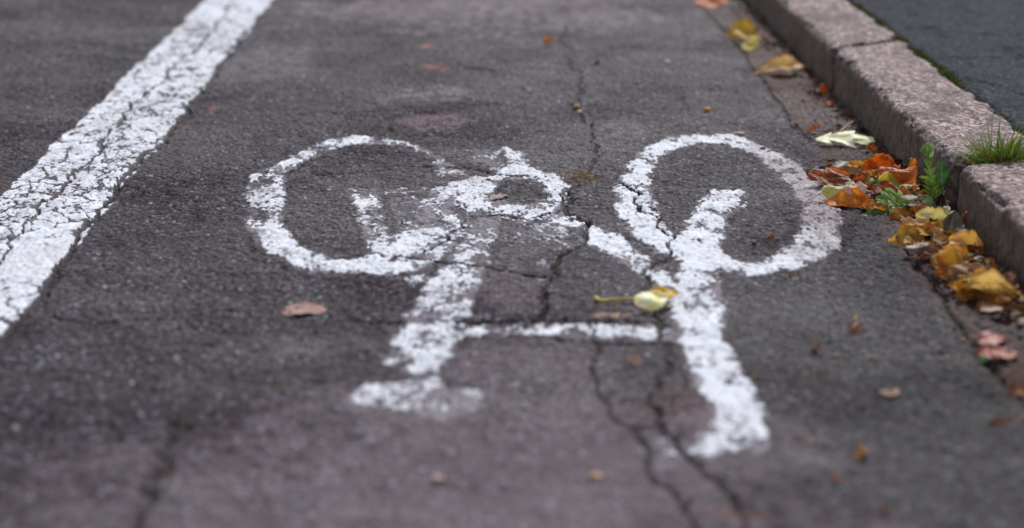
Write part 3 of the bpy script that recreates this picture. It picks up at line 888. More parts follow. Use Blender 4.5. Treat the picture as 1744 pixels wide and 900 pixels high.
# far gutter
leaf('blurred orange leaf at the very top edge of the photo', 1213, 3, 62, 34, 5, 4, 22, a=(226, 120, 60), b=(180, 84, 40), curl=-.4)
leaf('yellow crumpled leaf with a long curved stem, high in the gutter', 1268, 56, 62, 48, 200, 10, -38, 'oval', .9, -.8, .1, .006, a=(226, 186, 70), b=(170, 130, 50), stem=0, spots=.35)
leaf('small pale yellow leaf touching the crumpled yellow leaf in the gutter', 1277, 77, 32, 26, 20, 12, 35, 'round', .6, .4, 0, .003, a=(238, 214, 110), b=(214, 184, 80), spots=.1)
leaf('pale ochre pointed leaf below the yellow pair, its dry stalk end raised', 1328, 114, 84, 46, 186, -6, -26, 'lance', .7, -.5, .15, .005, a=(232, 192, 132), b=(206, 156, 92), spots=.1, stem=22, sc=(196, 130, 80), sb=-.9)
# the lobed cream leaf
leaf('cream lobed leaf with jagged edge lying beside the kerb face', 1439, 237, 100, 52, -9, 0, 26, 'lobed', -.35, -.5, .1, .004, a=(240, 236, 196), b=(222, 218, 150), spots=.05, veins=.35, trans=.15)
leaf('small curled brown leaf at the right tip of the cream lobed leaf', 1484, 251, 24, 20, 60, 40, 20, 'oval', 1.1, .5, 0, .004, a=(196, 116, 44), b=(140, 74, 30))
leaf('tiny brown leaf curl at the left tip of the cream lobed leaf', 1386, 219, 26, 16, 20, 25, 20, 'oval', .9, .5, 0, .003, a=(190, 124, 84), b=(130, 74, 46))
leaf('small orange leaf standing against the kerb foot below the far joint', 1402, 152, 20, 14, 90, 60, 10, 'oval', .6, .3, 0, .003, a=(224, 112, 30), b=(170, 70, 20))
leaf('rust brown leaf scrap at the kerb foot under the small orange leaf', 1411, 174, 26, 18, 100, 25, 10, 'oval', .6, .3, 0, .003, a=(176, 76, 40), b=(110, 44, 30))
# upper pile
leaf('thin ochre pointed leaf poking left from the back of the pile', 1455, 281, 50, 22, 172, 8, -30, 'lance', .6, .2, .2, .002, z=.010, a=(218, 160, 80), b=(190, 128, 54), spots=.1)
leaf('large flame red and orange leaf curled at the back of the pile', 1500, 286, 66, 52, 12, 8, 46, 'oval', .95, -.5, .1, .006, z=.006, a=(206, 92, 14), b=(140, 44, 14), spot=(96, 26, 10), spots=.45, edge=(240, 150, 40))
leaf('rounded brown orange leaf with a bright yellow rim, right of the flame red leaf', 1528, 296, 64, 50, 158, -6, -42, 'round', -.95, .35, 0, .004, z=.010, a=(206, 110, 44), b=(170, 84, 34), spots=.1, edge=(246, 176, 60), back=(214, 120, 50))
leaf('upright orange tongue shaped leaf at the right end of the pile', 1553, 291, 44, 22, 92, 72, 8, 'tongue', .7, .3, .1, .003, z=.004, a=(216, 132, 44), b=(190, 104, 34), spots=.1)
leaf('dark red brown leaf with an orange face at the left end of the pile', 1412, 302, 78, 46, 170, 6, -30, 'oval', -.7, .4, .25, .005, z=.001, a=(172, 88, 44), b=(104, 46, 26), spot=(60, 24, 16), spots=.5, edge=(214, 160, 120))
leaf('orange brown half leaf leaning on the dark red brown leaf', 1424, 299, 48, 30, -22, 6, 42, 'oval', .5, .3, 0, .003, z=.006, a=(206, 112, 48), b=(180, 88, 34), spots=.1)
leaf('silver and yellow green curled leaf at the left edge of the pile', 1428, 324, 58, 46, 166, -14, -46, 'oval', -1.15, .7, .05, .005, z=.003, a=(186, 176, 60), b=(206, 206, 176), spot=(110, 110, 30), spots=.3, edge=(236, 224, 150), veins=.8)
leaf('pale pinkish tan round leaf in the middle of the pile', 1457, 322, 40, 32, 8, 4, 36, 'round', -.6, -.3, 0, .003, z=.012, a=(232, 200, 180), b=(206, 164, 142), spots=.1, veins=.3)
leaf('long ochre orange leaf at the front of the pile over a dark hollow', 1447, 344, 84, 46, -20, 0, 34, 'oval', .7, -.3, .1, .005, z=.001, a=(222, 138, 34), b=(186, 92, 22), spot=(120, 50, 14), spots=.35)
leaf('dark maroon curled leaf under the pale round leaf', 1485, 330, 60, 34, 170, 0, -20, 'oval', -1., .4, .1, .004, z=.002, a=(104, 40, 24), b=(60, 24, 18), spots=.4)
leaf('yellow green leaf with a cream edge in the middle of the pile', 1522, 310, 62, 38, 12, -2, 40, 'oval', .6, .4, .1, .004, z=.010, a=(206, 176, 60), b=(174, 156, 54), spots=.3, edge=(248, 236, 200))
leaf('small chestnut brown leaf in front of the yellow green leaf', 1502, 318, 42, 26, -15, 0, 36, 'oval', .5, .3, .1, .003, z=.012, a=(170, 78, 34), b=(126, 50, 24), spots=.2)
leaf('thin cream leaf edge lying under the rounded yellow rimmed leaf', 1521, 298, 44, 14, 4, 0, 20, 'lance', .5, .3, .1, .001, z=.014, a=(246, 232, 206), b=(230, 206, 160), spots=.02)
leaf('tan crumpled leaf at the foot of the upright orange leaf', 1549, 316, 44, 32, 60, 20, 25, 'lobed', .8, .6, .1, .007, z=.003, a=(214, 152, 104), b=(176, 108, 66))
leaf('ochre crumpled leaf behind the green weed stem', 1563, 330, 44, 30, 110, 24, 20, 'oval', .8, .6, .1, .006, z=.001, a=(222, 168, 96), b=(190, 130, 66))
leaf('yellow brown leaf half hidden under the green weed leaves', 1507, 350, 44, 34, 60, 10, 20, 'oval', .5, .3, .1, .004, z=.001, a=(196, 142, 40), b=(150, 98, 28))
leaf('olive gold leaf low under the weed, right of the long ochre leaf', 1527, 345, 46, 30, 20, 4, 25, 'oval', .5, .3, .1, .004, z=.002, a=(164, 128, 44), b=(120, 88, 30))
leaf('dark chestnut leaf lying lowest in the hollow of the pile', 1468, 336, 60, 40, 30, 6, 24, 'oval', .9, .4, .1, .006, a=(96, 48, 26), b=(60, 30, 20), spots=.3)
leaf('brown orange leaf edge behind the pale round leaf', 1476, 311, 50, 34, 150, 8, -34, 'oval', .8, .4, .1, .006, z=.006, a=(176, 84, 30), b=(120, 52, 22), spots=.4)
leaf('dark brown leaf squeezed between the pile and the kerb face', 1537, 278, 44, 40, 120, 30, 20, 'oval', .8, .5, .1, .006, z=.001, a=(92, 50, 30), b=(64, 36, 24), spots=.3)
leaf('small golden leaf end under the flame red leaf', 1490, 300, 36, 22, 20, 10, 30, 'oval', .6, .4, .1, .004, z=.006, a=(220, 150, 50), b=(180, 104, 30), spots=.3)
leaf('burnt orange leaf scroll between tan crumpled leaf and weed', 1538, 331, 44, 26, 130, 20, -30, 'oval', 1.2, .3, .1, .005, z=.006, a=(190, 96, 46), b=(140, 66, 34), spots=.3)
# middle group
leaf('dark brown leaf deep in the shadow beside the end of the nearest kerb stone', 1626, 352, 50, 34, 70, 40, 20, 'oval', .8, .5, .1, .006, a=(74, 48, 32), b=(50, 34, 26), spots=.3)
leaf('dark brown leaf under the yellow and brick red leaf', 1590, 400, 60, 34, 30, 6, 24, 'oval', .8, .5, .1, .006, a=(104, 62, 38), b=(66, 40, 28), spots=.4)
leaf('brown crinkled leaf filling the gap under the bright yellow leaf', 1632, 440, 56, 36, 140, 12, -26, 'oval', .9, .5, .1, .007, a=(130, 78, 38), b=(88, 52, 30), spots=.4)
leaf('dark tan leaf under the large folded yellow leaf', 1690, 504, 70, 34, 10, 4, 20, 'oval', .6, .5, .1, .006, a=(134, 92, 50), b=(90, 62, 40), spots=.4)
leaf('curled rust leaf at the kerb foot above the folded yellow leaf', 1690, 458, 44, 30, 100, 30, 10, 'oval', 1., .5, .1, .006, a=(150, 84, 44), b=(96, 56, 34), spots=.4)
leaf('broad cream yellow leaf behind a dark green lobe, between the two piles', 1588, 372, 58, 48, 150, 8, -48, 'oval', .5, .4, .1, .005, z=.003, a=(236, 214, 140), b=(214, 186, 98), spots=.1)
leaf('pale ragged upright leaf next to the broad cream leaf', 1610, 368, 40, 26, 70, 50, 20, 'lobed', .6, .4, .1, .004, z=.002, a=(226, 214, 182), b=(196, 178, 140))
leaf('grey olive leaf with a pale midrib leaning steeply on the kerb', 1619, 388, 66, 40, 62, 48, 34, 'oval', .6, .3, .15, .003, z=.001, a=(104, 98, 84), b=(78, 74, 64), spots=.1, spot=(50, 46, 40), veins=1., trans=.1)
leaf('tan flat leaf at the left of the middle group', 1556, 378, 44, 22, -18, 0, 24, 'oval', .4, .3, .1, .003, z=.008, a=(208, 158, 110), b=(176, 122, 78))
leaf('yellow leaf turning brick red at one side, lying above the olive leaf', 1566, 392, 66, 34, -10, 0, 36, 'oval', .5, -.3, .1, .004, z=.007, a=(224, 172, 34), b=(166, 84, 38), spot=(150, 66, 30), spots=.5)
leaf('olive and brown rounded leaf with a pale rim, left of the grey brown leaf', 1549, 404, 52, 42, 14, 0, 44, 'round', .7, .3, 0, .003, z=.001, a=(166, 134, 48), b=(132, 88, 40), spots=.2, edge=(214, 176, 104))
leaf('grey brown domed leaf with a dark hollow beneath it', 1569, 424, 54, 42, 12, 0, 36, 'oval', -.9, -.5, .05, .003, z=.001, a=(132, 112, 104), b=(108, 90, 84), spots=.1, veins=.8, trans=.08)
leaf('maroon leaf sliver behind the grey brown domed leaf', 1593, 414, 34, 18, 40, 10, 20, 'oval', .5, .3, .1, .003, z=.001, a=(130, 62, 56), b=(90, 44, 40))
leaf('bright yellow ochre curled leaf against the kerb of the nearest stone', 1645, 414, 60, 48, 155, 12, -52, 'oval', 1.0, .5, 0, .006, z=.004, a=(230, 180, 40), b=(232, 168, 96), spot=(190, 100, 40), spots=.35)
leaf('rust brown crumpled leaf between the bright yellow leaf and the kerb', 1668, 430, 40, 32, 110, 30, 15, 'lobed', .8, .6, .1, .006, a=(160, 84, 40), b=(110, 56, 30))
leaf('small peach ochre leaf left of the olive orange leaf', 1598, 431, 24, 24, 80, 40, 10, 'round', .5, .3, .1, .002, z=.001, a=(222, 156, 80), b=(190, 120, 50))
leaf('olive orange leaf with a silvery lower edge', 1613, 446, 56, 48, 150, 6, -46, 'oval', .6, .3, .1, .005, z=.002, a=(170, 136, 36), b=(178, 96, 34), spots=.3, edge=(206, 186, 170))
leaf('brown and tan folded leaf below the bright yellow leaf', 1650, 461, 68, 40, -12, -2, 34, 'oval', -.7, -.5, .1, .006, z=.003, a=(186, 132, 72), b=(140, 104, 80), spots=.3)
leaf('round olive leaf cupped like a bowl with an orange rim', 1650, 500, 50, 50, 20, 4, 42, 'round', .95, .4, 0, .003, z=.0, a=(150, 104, 32), b=(130, 70, 26), spots=.2, edge=(214, 166, 48))
leaf('large pale yellow folded leaf near the right edge', 1688, 489, 96, 40, -20, 0, 36, 'lance', .6, -.4, .5, .008, z=.008, a=(232, 196, 118), b=(204, 154, 70), spots=.3)
leaf('second pale yellow leaf tip sticking out behind the large folded one', 1664, 478, 44, 26, 160, 4, -24, 'lance', .5, .2, .1, .003, z=.012, a=(232, 200, 110), b=(214, 176, 80), spots=.05)
leaf('yellow green leaf reaching the right edge of the photo', 1722, 508, 66, 30, -8, 0, 24, 'lance', .5, .3, .1, .003, z=.003, a=(190, 170, 64), b=(140, 140, 50), spots=.15)
leaf('brown crumpled leaf standing between the folded leaf and the kerb', 1717, 484, 52, 32, 66, 46, 24, 'lobed', .8, .5, .1, .006, z=.002, a=(160, 116, 92), b=(120, 80, 60))
leaf('dull brown leaf at the right edge below the yellow green leaf', 1736, 532, 60, 34, 0, 0, 18, 'oval', .4, .3, .1, .003, a=(120, 84, 48), b=(90, 60, 40))
leaf('small ochre leaf tucked below the weed leaves above the tan flat leaf', 1540, 366, 42, 30, 160, 10, -34, 'oval', .8, .4, .1, .005, z=.002, a=(206, 150, 70), b=(160, 100, 44), spots=.3)
leaf('orange tan leaf between the green weed and the broad cream leaf', 1566, 362, 44, 30, 30, 14, 34, 'oval', .9, .4, .1, .005, z=.003, a=(214, 132, 66), b=(170, 92, 44), spots=.3)
leaf('mustard leaf beside the grey olive leaf at the foot of the kerb joint', 1600, 392, 46, 34, 130, 20, -36, 'oval', .9, .4, .1, .005, z=.006, a=(196, 148, 48), b=(150, 98, 36), spots=.4)
leaf('brown leaf bridging the grey brown domed leaf and the small peach leaf', 1590, 428, 50, 32, 20, 6, 30, 'oval', .8, .4, .1, .006, z=.003, a=(150, 98, 52), b=(106, 66, 38), spots=.4)
leaf('golden brown leaf behind the olive orange leaf', 1628, 432, 48, 34, 150, 14, -44, 'oval', .9, .4, .1, .006, z=.008, a=(210, 146, 52), b=(166, 96, 40), spots=.3)
leaf('small tawny leaf between the brown folded leaf and the large yellow leaf', 1668, 470, 46, 30, 30, 10, 34, 'oval', .8, .4, .1, .005, z=.008, a=(206, 158, 84), b=(160, 110, 60), spots=.3)
leaf('dull tan leaf in front of the brown and tan folded leaf', 1632, 474, 44, 28, -20, 2, 30, 'oval', .8, .4, .1, .005, z=.001, a=(168, 124, 76), b=(120, 84, 54), spots=.3)
leaf('brown leaf lying against the kerb behind the second yellow leaf tip', 1693, 468, 44, 34, 110, 30, 20, 'oval', .8, .4, .1, .006, z=.001, a=(140, 94, 56), b=(98, 64, 42), spots=.4)
leaf('mottled amber leaf at the front right of the upper pile', 1490, 352, 46, 30, 165, 4, -26, 'oval', .8, .4, .1, .005, z=.001, a=(206, 136, 48), b=(146, 84, 30), spots=.4)
leaf('honey coloured leaf between the flame red leaf and the pale round leaf', 1478, 300, 42, 30, 20, 6, 36, 'oval', .9, .4, .1, .005, z=.008, a=(220, 150, 66), b=(176, 96, 36), spots=.3)
leaf('flat yellow leaf tip poking toward the road from the middle group', 1534, 410, 44, 28, 176, 4, -26, 'lance', .5, .3, .1, .004, z=.002, a=(220, 172, 66), b=(190, 130, 46), spots=.2)
leaf('small brown orange leaf below the olive orange leaf', 1612, 466, 42, 28, 12, 4, 26, 'oval', .7, .4, .1, .005, z=.001, a=(182, 110, 50), b=(130, 76, 36), spots=.4)
leaf('ochre leaf lying half under the cupped olive leaf', 1636, 488, 44, 28, 160, 4, -28, 'oval', .7, .4, .1, .005, z=.001, a=(206, 150, 62), b=(160, 104, 42), spots=.3)
leaf('brown leaf between the cupped olive leaf and the yellow green leaf', 1690, 520, 52, 28, -10, 4, 24, 'oval', .7, .4, .1, .005, z=.001, a=(140, 92, 50), b=(100, 64, 36), spots=.4)
leaf('small rust leaf in front of the green weed leaves', 1530, 370, 36, 24, 20, 4, 28, 'oval', .8, .4, .1, .004, z=.001, a=(186, 100, 48), b=(136, 66, 34), spots=.3)
# near right
leaf('pinkish brown leaf, the upper of the blurred pair near the right edge', 1690, 577, 56, 44, 10, 0, 14, 'oval', .3, -.3, .1, .003, z=.002, a=(176, 120, 108), b=(146, 94, 84), spots=.2, trans=.1)
leaf('salmon brown leaf, the lower of the blurred pair near the right edge', 1698, 602, 74, 50, -6, 0, 12, 'lobed', .3, -.3, .1, .003, a=(184, 116, 94), b=(150, 92, 78), spots=.2, trans=.1)
leaf('tiny green leaflet touching the lower left of the salmon leaf', 1675, 611, 22, 16, 60, 10, 10, 'oval', .3, .3, .1, .002, a=(76, 130, 40), b=(60, 104, 36), z=.001)
leaf('tan leaf scrap at the right edge low in the photo', 1737, 668, 40, 26, 150, 6, -16, 'oval', .5, .3, .1, .003, a=(176, 122, 84), b=(140, 92, 60))
leaf('long dark orange leaf sliver at the right edge, lowest of the gutter leaves', 1715, 719, 76, 16, 6, 0, 12, 'lance', .5, .3, .1, .002, a=(140, 84, 50), b=(100, 60, 40))
# on the road
yl = leaf('yellow and cream folded leaf with a long straight stem on the bicycle symbol', 1110, 510, 66, 40, 27, 2, 34, 'oval', -.55, -.35, .0, .003, a=(255, 226, 196), b=(255, 214, 132), spots=0., edge=(240, 206, 90), spot=(236, 190, 60), back=(216, 160, 10), seed=8, trans=.1, veins=.15, z=.002)
me, co = leaf_mesh('leaf_fold', .034, .020, 'oval', .8, .3, .1, .003, 21)
fo = bpy.data.objects.new('leaf_fold', me); COL.objects.link(fo); me.materials.append(mat_leaf('leaf_skin', (240, 196, 10), (214, 160, 8), (150, 90, 10), .15, .42, 9, (170, 100, 20), veins=.2))
fo.parent = yl; fp = P(1130, 502, .013); fo.matrix_parent_inverse = Matrix.Identity(4)
fo.matrix_local = yl.matrix_world.inverted() @ (Matrix.Translation(fp) @ Matrix.Rotation(R(14), 4, 'Z') @ Matrix.Rotation(R(22), 4, 'X'))
leaf('flat pinkish brown leaf stuck to the asphalt left of the symbol', 517, 528, 80, 62, 8, 0, 2, 'oval', .15, -.1, .02, .0015, a=(146, 110, 102), b=(122, 92, 86), spots=.15, rough=.6, trans=.05)
leaf('shredded brown leaf flattened on the road below the yellow leaf', 1045, 538, 74, 40, -2, 0, 1, 'lobed', .1, .1, .02, .0012, a=(150, 112, 84), b=(112, 88, 76), spots=.5, spot=(84, 72, 74), rough=.7, trans=.05)


def twig(label, pts, r, c, name='twig', cat='twig', group=None):
    """pts: (px, py, height of the point above the road)"""
    w = [P(a, b, h + r) for a, b, h in pts]
    fine = []
    for a, b in zip(w[:-1], w[1:]):
        for k in range(4): fine.append(a.lerp(b, k / 4) + Vector((random.uniform(-1, 1), random.uniform(-1, 1), random.uniform(0, 1))) * r * .25)
    fine.append(w[-1]); n = len(fine); base = fine[0].copy(); base.z = 0
    o = bm_obj(name, tube_bm([p - base for p in fine], [r * (1.25 - .6 * k / n) for k in range(n)]), stem_mat(c)); o.location = base
    return tag(o, label, cat, group)


# stems of leaves that curve across the ground: children of their leaf
def add_stem(leafobj, pts, r, c):
    w = [P(a, b, h + r) for a, b, h in pts]; fine = []
    for k in range(len(w) - 1):
        p0 = w[max(k - 1, 0)]; p1 = w[k]; p2 = w[k + 1]; p3 = w[min(k + 2, len(w) - 1)]
        for q in range(6):
            t = q / 6; fine.append(.5 * ((2 * p1) + (p2 - p0) * t + (2 * p0 - 5 * p1 + 4 * p2 - p3) * t * t + (3 * p1 - p0 - 3 * p2 + p3) * t ** 3))
    fine.append(w[-1]); inv = leafobj.matrix_world.inverted()
    n = len(fine)
    o = bm_obj('leaf_stem', tube_bm([inv @ p for p in fine], [r * (.85 + .45 * (k / n) ** 4) for k in range(n)]), stem_mat(c), leafobj)
    return o


byl = {o.get('label'): o for o in COL.objects}
add_stem(byl['yellow and cream folded leaf with a long straight stem on the bicycle symbol'], [(1096, 509, .005), (1060, 510, .003), (1034, 512, .001), (1022, 512, .001), (1014, 508, .001)], .0022, (206, 184, 96))
add_stem(byl['yellow crumpled leaf with a long curved stem, high in the gutter'], [(1250, 62, .004), (1232, 62, .002), (1218, 56, .001), (1207, 48, .001)], .0016, (190, 130, 74))

twig('thick brown stalk lying across the back of the cream lobed leaf', [(1428, 228, .003), (1440, 217, .008), (1453, 207, .012)], .0017, (176, 128, 82))
twig('orange brown forked stalk standing against the nearest kerb stone', [(1642, 398, .0), (1642, 380, .016), (1641, 372, .024), (1646, 362, .034)], .0022, (196, 104, 48))
twig('thin dry stalk looping in front of the grey brown domed leaf', [(1552, 442, .0), (1560, 436, .002), (1580, 434, .003), (1600, 430, .002)], .0009, (170, 112, 62))
twig('thin brown twig rising behind the olive leaf toward the kerb', [(1664, 432, .004), (1674, 446, .008), (1682, 462, .002)], .0016, (176, 130, 84))
twig('fine brown twig lying left of the middle leaf group', [(1522, 376, .0), (1530, 386, .002), (1537, 392, .001)], .0009, (112, 86, 66))
twig('pale thin stalk leaning on the end of the nearest kerb stone', [(1636, 358, .0), (1632, 345, .012), (1629, 334, .02)], .0009, (150, 120, 90))
twig('brown twig running through the weed leaves to the kerb joint', [(1540, 338, .012), (1560, 345, .010), (1590, 353, .004)], .0012, (120, 88, 60))

# ------------------------------------------------------------------ green weed in the kerb joint
root = bpy.data.objects.new('weed_plant', None); COL.objects.link(root)
wb = P(1594, 366, 0); wb.x = min(wb.x, .570); root.location = wb
tag(root, 'green weed with toothed leaves growing where kerb joint meets gutter', 'weed')
WG = [mat_leaf('weed_green', (90, 130, 48), (130, 158, 70), (110, 100, 50), .3, .45, 4, trans=.3, veins=.7, back=(150, 176, 120)),
      mat_leaf('weed_bright_green', (112, 150, 44), (150, 168, 56), (80, 100, 30), .1, .45, 5, trans=.3, veins=.7),
      mat_leaf('weed_dark_green', (58, 100, 48), (90, 128, 66), (40, 60, 30), .1, .4, 6, trans=.2, veins=.8, back=(120, 146, 116)),
      mat_leaf('weed_pale_green', (140, 174, 108), (176, 200, 140), (90, 120, 60), .1, .5, 7, trans=.25, veins=.5)]


def weed_leaf(base, tip, L, W, shape, curl, bend, roll, mi, stalk=True, seed=1, name='leaf', wav=.002):
    """base, tip: (px, py, height); the blade ends at the tip, a stalk joins it to the base"""
    b = P(base[0], base[1], base[2]); t = P(tip[0], tip[1], tip[2])
    if b.x > .578: b.x = .578
    if t.x > .576: t.x = .576
    d = (t - b); k = ppm(base[0], base[1]); Lm = L / k; Wm = W / k
    c = t - d.normalized() * Lm / 2
    me, co = leaf_mesh(name, Lm, Wm, shape, curl, bend, .1, wav, seed, nu=70)
    ax = d.normalized(); nrm = (Vector((0, 0, HC)) - c).normalized() * .7 + Vector((-.25, .1, .45)); nrm = (nrm - ax * nrm.dot(ax)).normalized()
    q = Matrix((ax, nrm.cross(ax), nrm)).transposed() @ Matrix.Rotation(R(roll * .3), 3, 'X')
    o = bpy.data.objects.new(name, me); COL.objects.link(o); o.parent = root
    o.matrix_parent_inverse = Matrix.Identity(4)
    o.matrix_local = Matrix.Translation(c - wb) @ q.to_4x4()
    me.materials.append(WG[mi])
    if stalk:
        e = c - d.normalized() * Lm * .5; e2 = c + d.normalized() * Lm * .25
        n = 8; pts = [(b.lerp(e, k / (n - 1))) - wb for k in range(n)]
        bm_obj('stem', tube_bm(pts, [.0011 - .0003 * k / n for k in range(n)]), stem_mat((112, 128, 66)), root)


weed_leaf((1592, 364, .0), (1577, 244, .088), 100, 24, 'dandelion', .5, -.25, 62, 0, seed=2)
weed_leaf((1592, 364, .0), (1580, 241, .090), 34, 26, 'lobed', -1.0, -1.2, 50, 3, False, seed=5, wav=.003)
weed_leaf((1591, 364, .0), (1585, 300, .046), 44, 40, 'dandelion', -.4, -.3, 66, 1, seed=3)
weed_leaf((1608, 362, .0), (1604, 274, .066), 46, 30, 'lobed', .6, -.3, 60, 2, seed=4)
weed_leaf((1608, 362, .0), (1623, 305, .040), 34, 24, 'lobed', -.6, -.8, 50, 3, seed=6)
weed_leaf((1608, 362, .0), (1592, 300, .044), 30, 26, 'lobed', -.6, -.6, 70, 2, False, seed=16)
weed_leaf((1590, 366, .0), (1500, 326, .022), 66, 44, 'lobed', -.4, -.6, 24, 1, seed=7)
weed_leaf((1590, 366, .0), (1492, 336, .020), 50, 40, 'lobed', -.3, -.5, 44, 0, seed=8)
weed_leaf((1590, 368, .0), (1468, 366, .002), 58, 34, 'lobed', -.5, -.5, 16, 2, seed=9)
weed_leaf((1590, 368, .0), (1516, 352, .014), 52, 42, 'dandelion', -.3, -.5, 36, 0, seed=10)
weed_leaf((1590, 366, .0), (1476, 304, .026), 30, 22, 'lobed', -.3, -.4, 40, 0, seed=11)
weed_leaf((1590, 366, .0), (1530, 316, .022), 40, 24, 'lobed', -.3, -.4, 40, 0, seed=12)
weed_leaf((1592, 368, .0), (1545, 372, .010), 60, 26, 'dandelion', -.3, -.5, 26, 1, seed=13)
weed_leaf((1592, 368, .004), (1594, 386, .014), 44, 42, 'lobed', -.3, -.4, 20, 2, False, seed=14)
weed_leaf((1592, 366, .0), (1578, 338, .020), 30, 34, 'lobed', -.5, -.5, 60, 3, False, seed=15)
weed_leaf((1592, 366, .0), (1560, 350, .014), 32, 24, 'lobed', -.5, -.5, 40, 3, False, seed=18)

# ------------------------------------------------------------------ pebbles, seeds and scraps on the road
PM = {}


def bit(kind, label, px, py, w, c, h=.6, z=0., seed=None):
    """a lumpy stone, nut or leaf crumb; w = width in photo pixels"""
    seed = seed or int(px * 7 + py * 3)
    r = random.Random(seed); k = ppm(px, py); W = w / k / 2 * .8; h *= .8
    if kind == 'crumb':
        me, co = leaf_mesh('leaf_scrap', W * 2.5, W * 2.1, r.choice(['oval', 'round', 'lobed', 'tongue']), r.choice([-1, 1]) * r.uniform(.6, 1.3), r.uniform(-1.3, 1.3), .2, W * .45, seed % 91 + 1, nu=18, nv=9)
        rt = np.array(Matrix.Rotation(r.uniform(-3.1, 3.1) * .5, 3, 'Z') @ Matrix.Rotation(r.uniform(-.5, .5) * (h / .5), 3, 'Y') @ Matrix.Rotation(r.uniform(0, .6) * (h / .5), 3, 'X'))
        co = co @ rt.T
        if h < .4: co[:, 2] *= .35
        co[:, 2] -= co[:, 2].min(); me.vertices.foreach_set('co', co.astype(F32).ravel()); me.update()
        me.materials.append(mat_leaf('scrap_skin', c, tuple(int(v * .72) for v in c), spots=.3, seed=seed % 50, veins=.3))
        o = bpy.data.objects.new('leaf_scrap', me); COL.objects.link(o); o.location = P(px, py, W * .3); o.location.z = .0008 + z
        return tag(o, label, 'leaf scrap', 'leaf scraps on the road')
    bm = bmesh.new(); bmesh.ops.create_icosphere(bm, subdivisions=3, radius=1)
    V = np.array([v.co[:] for v in bm.verts]); s = seed % 50
    if kind == 'pebble': amp, fl, el = .28, .55, .78
    elif kind == 'seed': amp, fl, el = .12, .75, .7
    else: amp, fl, el = .75, .5, .7
    n = vn3(V[:, 0] * 1.4 + s, V[:, 1] * 1.4 + 5, V[:, 2] * 1.4 + 9, s) - .5 + .5 * (vn3(V[:, 0] * 3.5 + s, V[:, 1] * 3.5, V[:, 2] * 3.5 + 9, s + 1) - .5)
    V = V * (1 + amp * n[:, None] * 2) * np.array([W, W * el, W * fl * h / .6])
    if kind == 'crumb': V[:, 2] += .5 * V[:, 0] * math.sin(s) * .5 + 6 * V[:, 1] * V[:, 0] * math.cos(s)
    for v, q in zip(bm.verts, V): v.co = q
    a = r.uniform(-.5, .5); bmesh.ops.rotate(bm, verts=bm.verts, cent=(0, 0, 0), matrix=Matrix.Rotation(a, 3, 'Z'))
    zmin = min(v.co.z for v in bm.verts); bmesh.ops.translate(bm, verts=bm.verts, vec=(0, 0, -zmin))
    if c not in PM: PM[c] = simple('bit_tone', c, tuple(int(v * .8) for v in c), 330, .6, .6, .001)
    names = dict(pebble='pebble', seed='fallen_seed', crumb='leaf_scrap')
    o = bm_obj(names[kind], bm, PM[c])
    top = P(px, py, W * fl * .6); o.location = (top.x, top.y, .0002 + z)
    return tag(o, label, dict(pebble='pebble', seed='seed', crumb='leaf scrap')[kind], dict(pebble='pebbles on the road', seed='fallen seeds on the road', crumb='leaf scraps on the road')[kind])


BR = (190, 112, 58); GO = (206, 150, 78)
bit('pebble', 'smooth oval tan pebble resting on the top rim of the right wheel', 1258, 231, 27, (168, 142, 128))
bit('pebble', 'tiny grey tan pebble just above the oval pebble', 1257, 221, 9, (150, 120, 108))
bit('seed', 'brown seed just below the oval pebble on the right wheel', 1258, 246, 13, (140, 100, 74))
bit('seed', 'left one of two brown seeds on the right wheel rim', 1299, 254, 13, (132, 92, 64))
bit('seed', 'right one of two brown seeds on the right wheel rim', 1311, 259, 10, (132, 92, 64))
bit('pebble', 'blue grey stone beside the straw clump in the central crack', 1019, 300, 15, (86, 98, 112))
bit('pebble', 'small tan pebble inside the left wheel', 560, 325, 11, (196, 176, 158))
bit('crumb', 'orange brown crumb inside the right wheel', 1311, 407, 17, (150, 92, 52))
bit('pebble', 'small black stone inside the right wheel near the brown crumb', 1285, 415, 11, (40, 38, 40))
bit('pebble', 'tiny dark stone inside the right wheel left of the handlebar top', 1171, 333, 9, (56, 54, 60))
bit('crumb', 'reddish brown crumb just below the right wheel', 1351, 473, 16, (160, 92, 68))
bit('crumb', 'flat brown scrap lying on the right side of the right wheel', 1390, 391, 15, (120, 84, 66), .3)
bit('crumb', 'orange scrap on the asphalt right of the yellow leaf', 1322, 563, 26, (196, 124, 84), .35)
bit('crumb', 'upper tan scrap of a stacked pair right of the symbol', 1456, 553, 18, (190, 146, 98), z=.004)
bit('crumb', 'lower reddish scrap of a stacked pair right of the symbol', 1457, 567, 32, (168, 118, 94))
bit('crumb', 'golden scrap lower left of the stacked pair', 1390, 597, 22, (190, 140, 86))
bit('seed', 'small gold seed right of the golden scrap', 1424, 607, 12, (176, 134, 88))
bit('seed', 'brown seed midway between golden scrap and pink leaves', 1488, 613, 18, (134, 94, 66))
bit('crumb', 'brown crumb left of the pinkish leaf pair', 1602, 606, 14, (130, 88, 62))
bit('seed', 'tan seed just above left of the pinkish leaf pair', 1640, 581, 13, (176, 124, 88))
bit('pebble', 'pale green grey pebble left of the green leaflet', 1612, 609, 11, (140, 146, 112))
bit('crumb', 'long tan scrap in the lower right of the road', 1512, 669, 40, (186, 136, 100), .3)
bit('crumb', 'amber curled scrap right of the handlebar end', 1467, 779, 38, (196, 132, 66))
bit('crumb', 'orange red crumb below the amber curled scrap', 1426, 820, 20, (186, 108, 72))
bit('crumb', 'pale orange crumb at the bottom right of centre', 1500, 874, 22, (160, 110, 92))
bit('pebble', 'white pebble blurred at the lower right', 1615, 786, 17, (160, 150, 156))
bit('pebble', 'tan pebble left of the amber scrap', 1407, 755, 18, (142, 124, 112))
